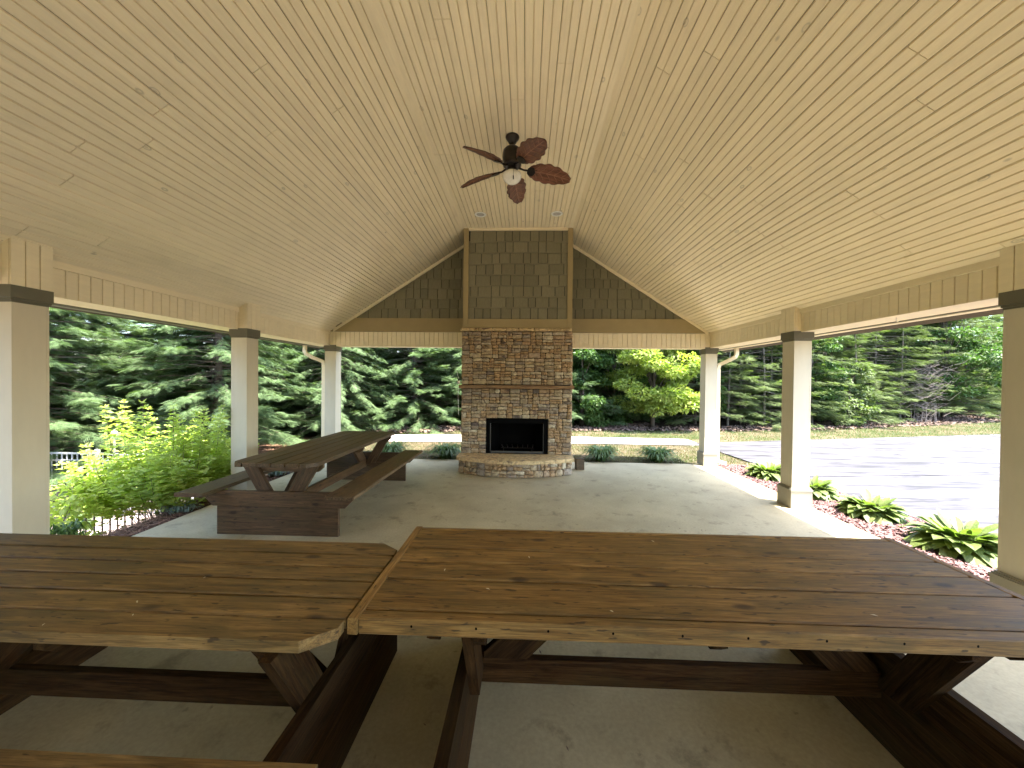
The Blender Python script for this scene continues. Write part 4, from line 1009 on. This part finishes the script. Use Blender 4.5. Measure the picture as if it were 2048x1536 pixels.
def broad_tree(name, x, y, H, R, nclump, nleaf, mat, label, size=(0.09, 0.16), zlo=0.1):
    o = empty(name, label, 'tree', None, (x, y, float(gz(x, y)) - 0.02))
    c = []; r = []
    for i in range(nclump):
        f = zlo + (1 - zlo) * rng.uniform(); rr = R * (math.sin(math.pi * min(1, 0.18 + 0.80 * f)) ** 0.7) * rng.uniform(0.3, 1.0); az = rng.uniform(0, 2 * math.pi)
        c.append((rr * math.cos(az), rr * math.sin(az), H * f)); q = rng.uniform(0.28, 0.55) * R * 0.5; r.append((q * 1.3, q * 1.3, q * 0.55))
    c = np.array(c); r = np.array(r)
    obj('crown', npmesh(name + '_crown', leaf_cloud(c, r, nleaf, size), 3, mat), o)
    tk = MB().tube([(0, 0, -0.2), (0.05, 0, H * 0.4), (0, 0.05, H * 0.9)], [0.09, 0.06, 0.015], 8); tk.build('trunk', 'bark', o, smooth=True)
    lb = MB()
    for k in range(0, nclump, 2):
        z0 = max(0.3, c[k][2] * 0.55); lb.tube([(0.02, 0, z0), (c[k][0] * 0.5, c[k][1] * 0.5, (z0 + c[k][2]) / 2 + 0.1), tuple(c[k])], [0.03, 0.018, 0.006], 4)
    lb.build('limb', 'bark', o)
    return o
broad_tree('maple_tree', 4.85, 14.3, 6.8, 1.9, 150, 52000, 'maple', 'bright yellow-green maple in the gap between the chimney and the right corner post', (0.10, 0.17), 0.12)
broad_tree('sapling_tree', 3.6, 15.2, 4.6, 1.6, 60, 18000, 'green', 'darker broadleaf sapling between the fireplace and the bright maple', (0.09, 0.15), 0.02)
broad_tree('sapling_tree', 7.0, 15.6, 4.4, 1.2, 50, 12000, 'green', 'leafy green sapling just beyond the far right corner post', (0.09, 0.15), 0.05)
broad_tree('sapling_tree', 2.2, 14.4, 3.6, 1.2, 40, 11000, 'green', 'low leafy sapling just right of the fireplace', (0.08, 0.14), 0.02)
broad_tree('sapling_tree', -1.0, 13.6, 2.4, 1.1, 40, 8000, 'green', 'low leafy sapling at the foot of the conifers just left of the fireplace', (0.08, 0.14), 0.02)
broad_tree('sapling_tree', 13.4, 16.0, 2.6, 1.3, 40, 9000, 'hemlock', 'low yellow-green sapling in front of the pines left of the brush tangle', (0.08, 0.14), 0.1)
broad_tree('sapling_tree', 11.6, 16.4, 5.2, 1.5, 60, 16000, 'green', 'bright leafy sapling among the pines right of the middle right post', (0.09, 0.15), 0.15)
broad_tree('sapling_tree', 20.0, 18.6, 6.5, 2.0, 70, 20000, 'green', 'leafy broadleaf tree among the pines beside the nearest right post', (0.10, 0.17), 0.2)
# thin bare trunks in the right woods
for i, (x, y, h) in enumerate(((8.0, 15.0, 5), (9.6, 15.3, 5.5), (11.9, 15.9, 6.5), (14.3, 16.6, 6), (17.4, 18.0, 6.5), (20.2, 19.0, 6))):
    mb = MB().tube([(0, 0, -0.2), (rng.uniform(-.1, .1), 0, h * 0.4), (rng.uniform(-.25, .25), rng.uniform(-.2, .2), h)], [0.05, 0.038, 0.012], 6)
    for k in range(14):
        z = rng.uniform(0.5, h * 0.9); a = rng.uniform(0, 6.28); l = rng.uniform(0.3, 0.9); mb.tube([(0, 0, z), (l * .5 * math.cos(a), l * .5 * math.sin(a), z + 0.06), (l * math.cos(a), l * math.sin(a), z - 0.03)], [0.009, 0.006, 0.003], 4)
    o = mb.build('bare_tree', 'palebark', loc=(x, y, float(gz(x, y)))); tag(o, 'thin bare grey trunk with short dead twigs among the right-hand pines', 'tree', 'thin bare trunks in the right-hand woods')
# dead brush tangle
mb = MB()
for k in range(150):
    z = rng.uniform(0.05, 2.7); x = rng.normal(0, 0.25); y = rng.normal(0, 0.35); a = rng.uniform(-0.5, 0.5) + rng.choice([0, math.pi]); l = rng.uniform(0.3, 0.95)
    c1 = rng.uniform(-0.3, 0.15); mb.tube([(x, y, z), (x + l * .5 * math.cos(a), y + l * .3 * math.sin(a), z + c1), (x + l * math.cos(a), y + l * .6 * math.sin(a), z + c1 * 0.3 + rng.uniform(-.2, .3))], [0.009, 0.006, 0.003], 4)
for k in range(16):
    x = rng.uniform(-0.6, 0.5); mb.tube([(x, 0, 0), (x + rng.uniform(-.1, .1), 0, rng.uniform(0.4, 0.9))], [0.012, 0.006], 4)
o = mb.build('dead_brush', 'twig', loc=(17.4, 16.9, float(gz(17.4, 16.9)))); tag(o, 'pale tangle of dead arching branches at the edge of the woods', 'brush')

# chartreuse shrub left: many upright stems with leaf whorls
def shrub():
    x, y = -5.05, 5.25; z0 = float(gz(x, y)); o = empty('shrub', 'large chartreuse leafy shrub outside the left side behind the bench', 'shrub', None, (x, y, z0))
    org = []; d_ = []; s_ = []; c_ = []; st = MB()
    tops = []
    for k in range(330):
        a = rng.uniform(0, 2 * math.pi); r = math.sqrt(rng.uniform()) ; bx, by = r * 1.25 * math.cos(a), r * 1.15 * math.sin(a)
        hh = (1.70 - 0.70 * r * r) * rng.uniform(0.48, 1.04) + 0.22 * max(0, bx) - (0.45 if bx < -0.7 else 0)
        if k < 9: hh = 1.72 + rng.uniform(0.0, 0.22); bx, by = rng.uniform(-0.5, 0.95), rng.uniform(-0.6, 0.5)
        p0 = np.array([bx * 0.45, by * 0.45, 0.0]); p1 = np.array([bx, by, max(0.35, hh)])
        pm = (p0 + p1) / 2 + np.array([bx * 0.18, by * 0.18, 0.12])
        hh *= 0.88; p1[2] *= 0.88
        if k < 60 and p1[0] + x < -4.45: st.tube([tuple(p0), tuple(pm), tuple(p1)], [0.005, 0.0035, 0.002], 4)
        for wh in range(7):                                  # whorls up the stem
            t = 1.0 - wh * (0.05 if k < 9 else 0.095); pt = (1 - t) ** 2 * p0 + 2 * t * (1 - t) * pm + t * t * p1; sc_ = (0.6 + 0.13 * wh) if wh < 4 else 1.0
            for q in range(8):
                aa = q * 0.785 + wh * 0.4 + rng.uniform(-.3, .3); el = rng.uniform(-0.25, 0.6) + (rng.uniform(0, 0.6) if wh == 0 else 0)
                d = np.array([math.cos(aa) * math.cos(el), math.sin(aa) * math.cos(el), math.sin(el)])
                org.append(pt + d * 0.01); d_.append(d); c_.append(rng.uniform(0.06, 0.115) * sc_)
        for q in range(10):
            t = rng.uniform(0.2, 0.6); pt = (1 - t) ** 2 * p0 + 2 * t * (1 - t) * pm + t * t * p1
            aa = rng.uniform(0, 2 * math.pi); el = rng.uniform(-0.25, 0.5); d = np.array([math.cos(aa) * math.cos(el), math.sin(aa) * math.cos(el), math.sin(el)])
            org.append(pt + d * rng.uniform(0, 0.09)); d_.append(d); c_.append(rng.uniform(0.07, 0.11))
    org = np.array(org); d_ = np.array(d_); n = len(org)
    keep = (org[:, 0] + x < -4.24 - 0.25 * np.clip(org[:, 1] + y - 5.2, 0, 2)) & ~((org[:, 0] < -0.75) & (rng.uniform(0, 1, n) < 0.5)) & ~((org[:, 0] < -0.6) & (org[:, 2] < 0.55) & (rng.uniform(0, 1, n) < 0.7))
    org = org[keep]; d_ = d_[keep]; c_ = np.array(c_)[keep]; n = len(org)
    zg = gz(org[:, 0] + x, org[:, 1] + y) - z0
    org[:, 2] = np.maximum(org[:, 2], zg + 0.05)
    s = norm(np.cross(np.array([0, 0, 1.0]), d_) + rng.normal(0, 0.3, (n, 3))); u_ = np.cross(d_, s)
    obj('foliage', npmesh('shrub_foliage', place(leaf_tmpl(), org, d_, s, u_, np.array(c_)), 3, 'bush'), o)
    st.build('stem', 'twig', o)
shrub()
o = empty('shrub', 'small chartreuse shrub low beside the nearest left post, in front of the black fence', 'shrub', None, (-5.35, 3.95, float(gz(-5.35, 3.95))))
cc = np.array([(rng.uniform(-.4, .4), rng.uniform(-.35, .45), rng.uniform(0.2, 0.95)) for _ in range(26)])
obj('foliage', npmesh('small_shrub', leaf_cloud(cc, np.full((26, 3), 0.16), 1500, (0.07, 0.12)), 3, 'bush'), o)
st = MB()
for k in range(0, 26, 2): st.tube([(0, 0, 0), tuple(cc[k] * np.array([.6, .6, .6])), tuple(cc[k])], [0.008, 0.006, 0.003], 4)
st.build('stem', 'twig', o)
# hostas
def hosta_mesh(name, nl, R, mat, lw=0.34):
    V = []
    for k in range(nl):
        ring = k / nl; az = k * 2.4 + rng.uniform(-.3, .3); L_ = R * (0.55 + 0.5 * ring) * rng.uniform(0.8, 1.15); up = (1.30 - 0.62 * ring) * rng.uniform(0.85, 1.15)
        out = np.array([math.cos(az), math.sin(az), 0]); side = np.array([-math.sin(az), math.cos(az), 0]); w = L_ * lw
        pr = []
        for t, ww in ((0.0, 0.05), (0.42, 0.08), (0.52, 0.7), (0.68, 1.0), (0.85, 0.75), (1.0, 0.0)):
            c = out * L_ * t + np.array([0, 0, L_ * (up * t * 1.05 - 1.05 * (0.35 + 0.45 * ring) * t * t * (1 + ring * 0.4)) + 0.02])
            pr.append((c - side * w * ww / 2 + np.array([0, 0, 0.10 * w * ww]), c, c + side * w * ww / 2 + np.array([0, 0, 0.10 * w * ww])))
        for a, b_ in zip(pr, pr[1:]):
            V += [a[0], a[1], b_[1], b_[0], a[1], a[2], b_[2], b_[1]]
    return npmesh(name, np.array(V), 4, mat)
hm = [hosta_mesh('hosta_%d' % i, 210, 0.42, 'hosta', 0.31) for i in range(2)]
hlab = ['chartreuse hosta in the red mulch just beyond the middle right post', 'chartreuse hosta tucked directly behind the middle right post', 'chartreuse hosta in front of the middle right post', 'large sunlit hosta nearest to the viewer, beside the driveway edge']
for i, (x, y, s_) in enumerate(((4.52, 7.0, 1.0), (4.50, 5.95, 0.95), (4.60, 5.05, 1.0), (4.62, 4.05, 1.12))):
    o = empty('hosta_plant', hlab[i], 'plant', 'hostas in the red mulch bed', (x, y, float(gz(x, y)) + 0.0), i * 1.1); o.scale = (s_, s_, s_); obj('leaves', hm[i % 2], o)
def strappy(name, nb, R, H, w, mat):
    V = []
    for k in range(nb):
        az = rng.uniform(0, 2 * math.pi); L_ = R * rng.uniform(0.6, 1.1); hh = H * rng.uniform(0.6, 1.15); out = np.array([math.cos(az), math.sin(az), 0]); side = np.array([-math.sin(az), math.cos(az), 0]) * w / 2
        b0 = np.array([rng.normal(0, 0.04), rng.normal(0, 0.04), 0])
        P = [b0 + out * L_ * t + np.array([0, 0, hh * (2.1 * t - 1.7 * t * t)]) for t in (0, 0.35, 0.7, 1.0)]
        for i, (a, b_) in enumerate(zip(P, P[1:])):
            wa, wb = (0.8, 1, 0.8, 0.05)[i], (0.8, 1, 0.8, 0.05)[i + 1]; V += [a - side * wa, a + side * wa, b_ + side * wb, b_ - side * wb]
    return npmesh(name, np.array(V), 4, mat)
lm_ = [strappy('liriope_%d' % i, 260, 0.50, 0.44, 0.024, 'lirio') for i in range(2)]
llab = ['dark strappy clump behind the far seat of the long picnic table', 'dark strappy clump just left of the hearth', 'dark strappy clump just right of the wooden block', 'dark strappy clump between the wooden block and the right corner post']
for i, (x, y) in enumerate(((-2.95, 8.28), (-1.68, 8.2), (1.72, 8.22), (2.92, 8.2))):
    o = empty('liriope_plant', llab[i], 'plant', 'strappy clumps along the far edge of the slab', (x, y, -0.04), i * 1.3); obj('leaves', lm_[i % 2], o); o.scale = (1, 1, 1.0)
o = empty('ornamental_grass', 'blue-green grass tuft on the pine straw at the edge of the slab', 'plant', None, (-4.32, 4.62, float(gz(-4.32, 4.62)))); obj('leaves', strappy('blue_tuft', 120, 0.2, 0.17, 0.012, 'blueg'), o)
o = empty('ornamental_grass', 'pale grass tuft seen under the long picnic table top by the left slab edge', 'plant', None, (-4.34, 6.45, float(gz(-4.34, 6.45)))); obj('leaves', strappy('pale_tuft', 140, 0.3, 0.22, 0.012, 'blueg'), o)
o = empty('iris_plant', 'clump of upright green blades beside the nearest left post', 'plant', None, (-4.78, 3.72, float(gz(-4.78, 3.72)))); obj('leaves', strappy('iris', 90, 0.22, 0.42, 0.022, 'lirio'), o)

# ------------------------------------------------------------------ pool fences
def fence(p0, p1, z0, h, mat, label, sp=0.105):
    p0 = Vector((*p0, z0)); p1 = Vector((*p1, z0)); d = (p1 - p0); Ln = d.length; a = math.atan2(d.y, d.x)
    t = empty('pool_fence', label, 'fence', None, tuple(p0), a)
    pm = MB().box(-0.008, 0.008, -0.008, 0.008, 0.06, h + 0.02).mesh('picket', mat)
    for k in range(1, int(Ln / sp)): obj('picket', pm, t, (k * sp, 0, 0))
    rm = MB().box(0, Ln, -0.014, 0.014, -0.016, 0.016).mesh('rail', mat)
    for z in (h, h - 0.14, 0.14): obj('rail', rm, t, (0, 0, z))
    qm = MB().box(-0.028, 0.028, -0.028, 0.028, 0, h + 0.09).mesh('post', mat)
    for k in range(int(Ln / 1.9) + 1): obj('post', qm, t, (k * 1.9, 0, 0))
    return t
fence((-6.22, 0.6), (-6.22, 6.9), -1.01, 1.2, 'black_metal', 'black metal picket fence below the patio, seen through the chartreuse shrub')
fence((-6.4, 7.0), (-13.8, 7.0), -1.01, 1.2, 'grey_metal', 'grey metal picket fence at the far side of the pool deck')
t = empty('garden_lamp', 'small white post lamp standing above the pool fence', 'lamp', None, (-8.35, 7.35, float(gz(-8.35, 7.35))))
hL = 1.42
MB().tube([(0, 0, 0), (0, 0, hL)], 0.02, 8).build('lamp_post', 'white', t); MB().lathe([(0.03, hL), (0.055, hL + 0.03), (0.06, hL + 0.13), (0.0, hL + 0.19)], 10).build('lamp_head', 'white', t)

# ------------------------------------------------------------------ downspouts
def downspout(sx, label):
    xg = (XBL if sx < 0 else XBR) + sx * 0.46; xp = (PX[0] if sx < 0 else PX[1]) + sx * 0.155
    t = empty('downspout', label, 'downspout', 'rain downspouts at the far corner posts', (xp, 7.80, 0))
    yy = 7.62
    path = [(xg - xp, yy - 7.80, 2.40), (xg - xp, yy - 7.80, 2.27), (xg - xp - sx * 0.03, yy - 7.80, 2.215), (xg - xp - sx * 0.12, 0.0 - 0.12, 2.15), (0.02 * sx, 0, 2.07), (0, 0, 2.0), (0, 0, 0.15), (sx * 0.04, 0, 0.09), (sx * 0.18, 0, 0.05)]
    MB().rtube(path[:6], 0.034, 0.026).build('elbow', 'cream', t); MB().rtube(path[5:], 0.034, 0.026).build('pipe', 'cream', t)
downspout(-1, 'cream downspout bending to the far left corner post'); downspout(1, 'cream downspout bending to the far right corner post')

# ------------------------------------------------------------------ litter on the slab and on the tables
mb = MB()
for k in range(110):
    x, y = rng.uniform(-1.9, 3.7), rng.uniform(0.6, 7.3); a = rng.uniform(0, 6.28); l = rng.uniform(0.006, 0.022); w = l * rng.uniform(0.12, 0.4); z = 0.003
    c, s_ = math.cos(a), math.sin(a); mb.add([(x - c * l, y - s_ * l, z), (x + s_ * w, y - c * w, z + 0.003), (x + c * l, y + s_ * l, z + 0.005), (x - s_ * w, y + c * w, z + 0.002)], [(0, 1, 2, 3)])
tag(mb.build('dead_leaf_bits', 'litter'), kind='stuff')
mb = MB()
for k, (x, y) in enumerate(((-1.36, 1.62), (-1.47, 1.43), (-1.66, 1.28), (-0.30, 1.75), (-0.08, 1.6), (0.1, 1.9), (1.44, 1.50), (0.8, 2.13), (-1.4, 1.35), (0.42, 1.47))):
    a = rng.uniform(0, 3.14); l, w = rng.uniform(0.006, 0.014), 0.003; c, s_ = math.cos(a), math.sin(a); z = 0.8115
    mb.add([(x - c * l, y - s_ * l, z), (x + s_ * w, y - c * w, z + 0.002), (x + c * l, y + s_ * l, z), (x - s_ * w, y + c * w, z + 0.001)], [(0, 1, 2, 3)])
M['petal'] = plain('pale_petals', (0.6, 0.55, 0.42), 0.8)
tag(mb.build('pale_leaf_bits', 'petal'), kind='stuff')
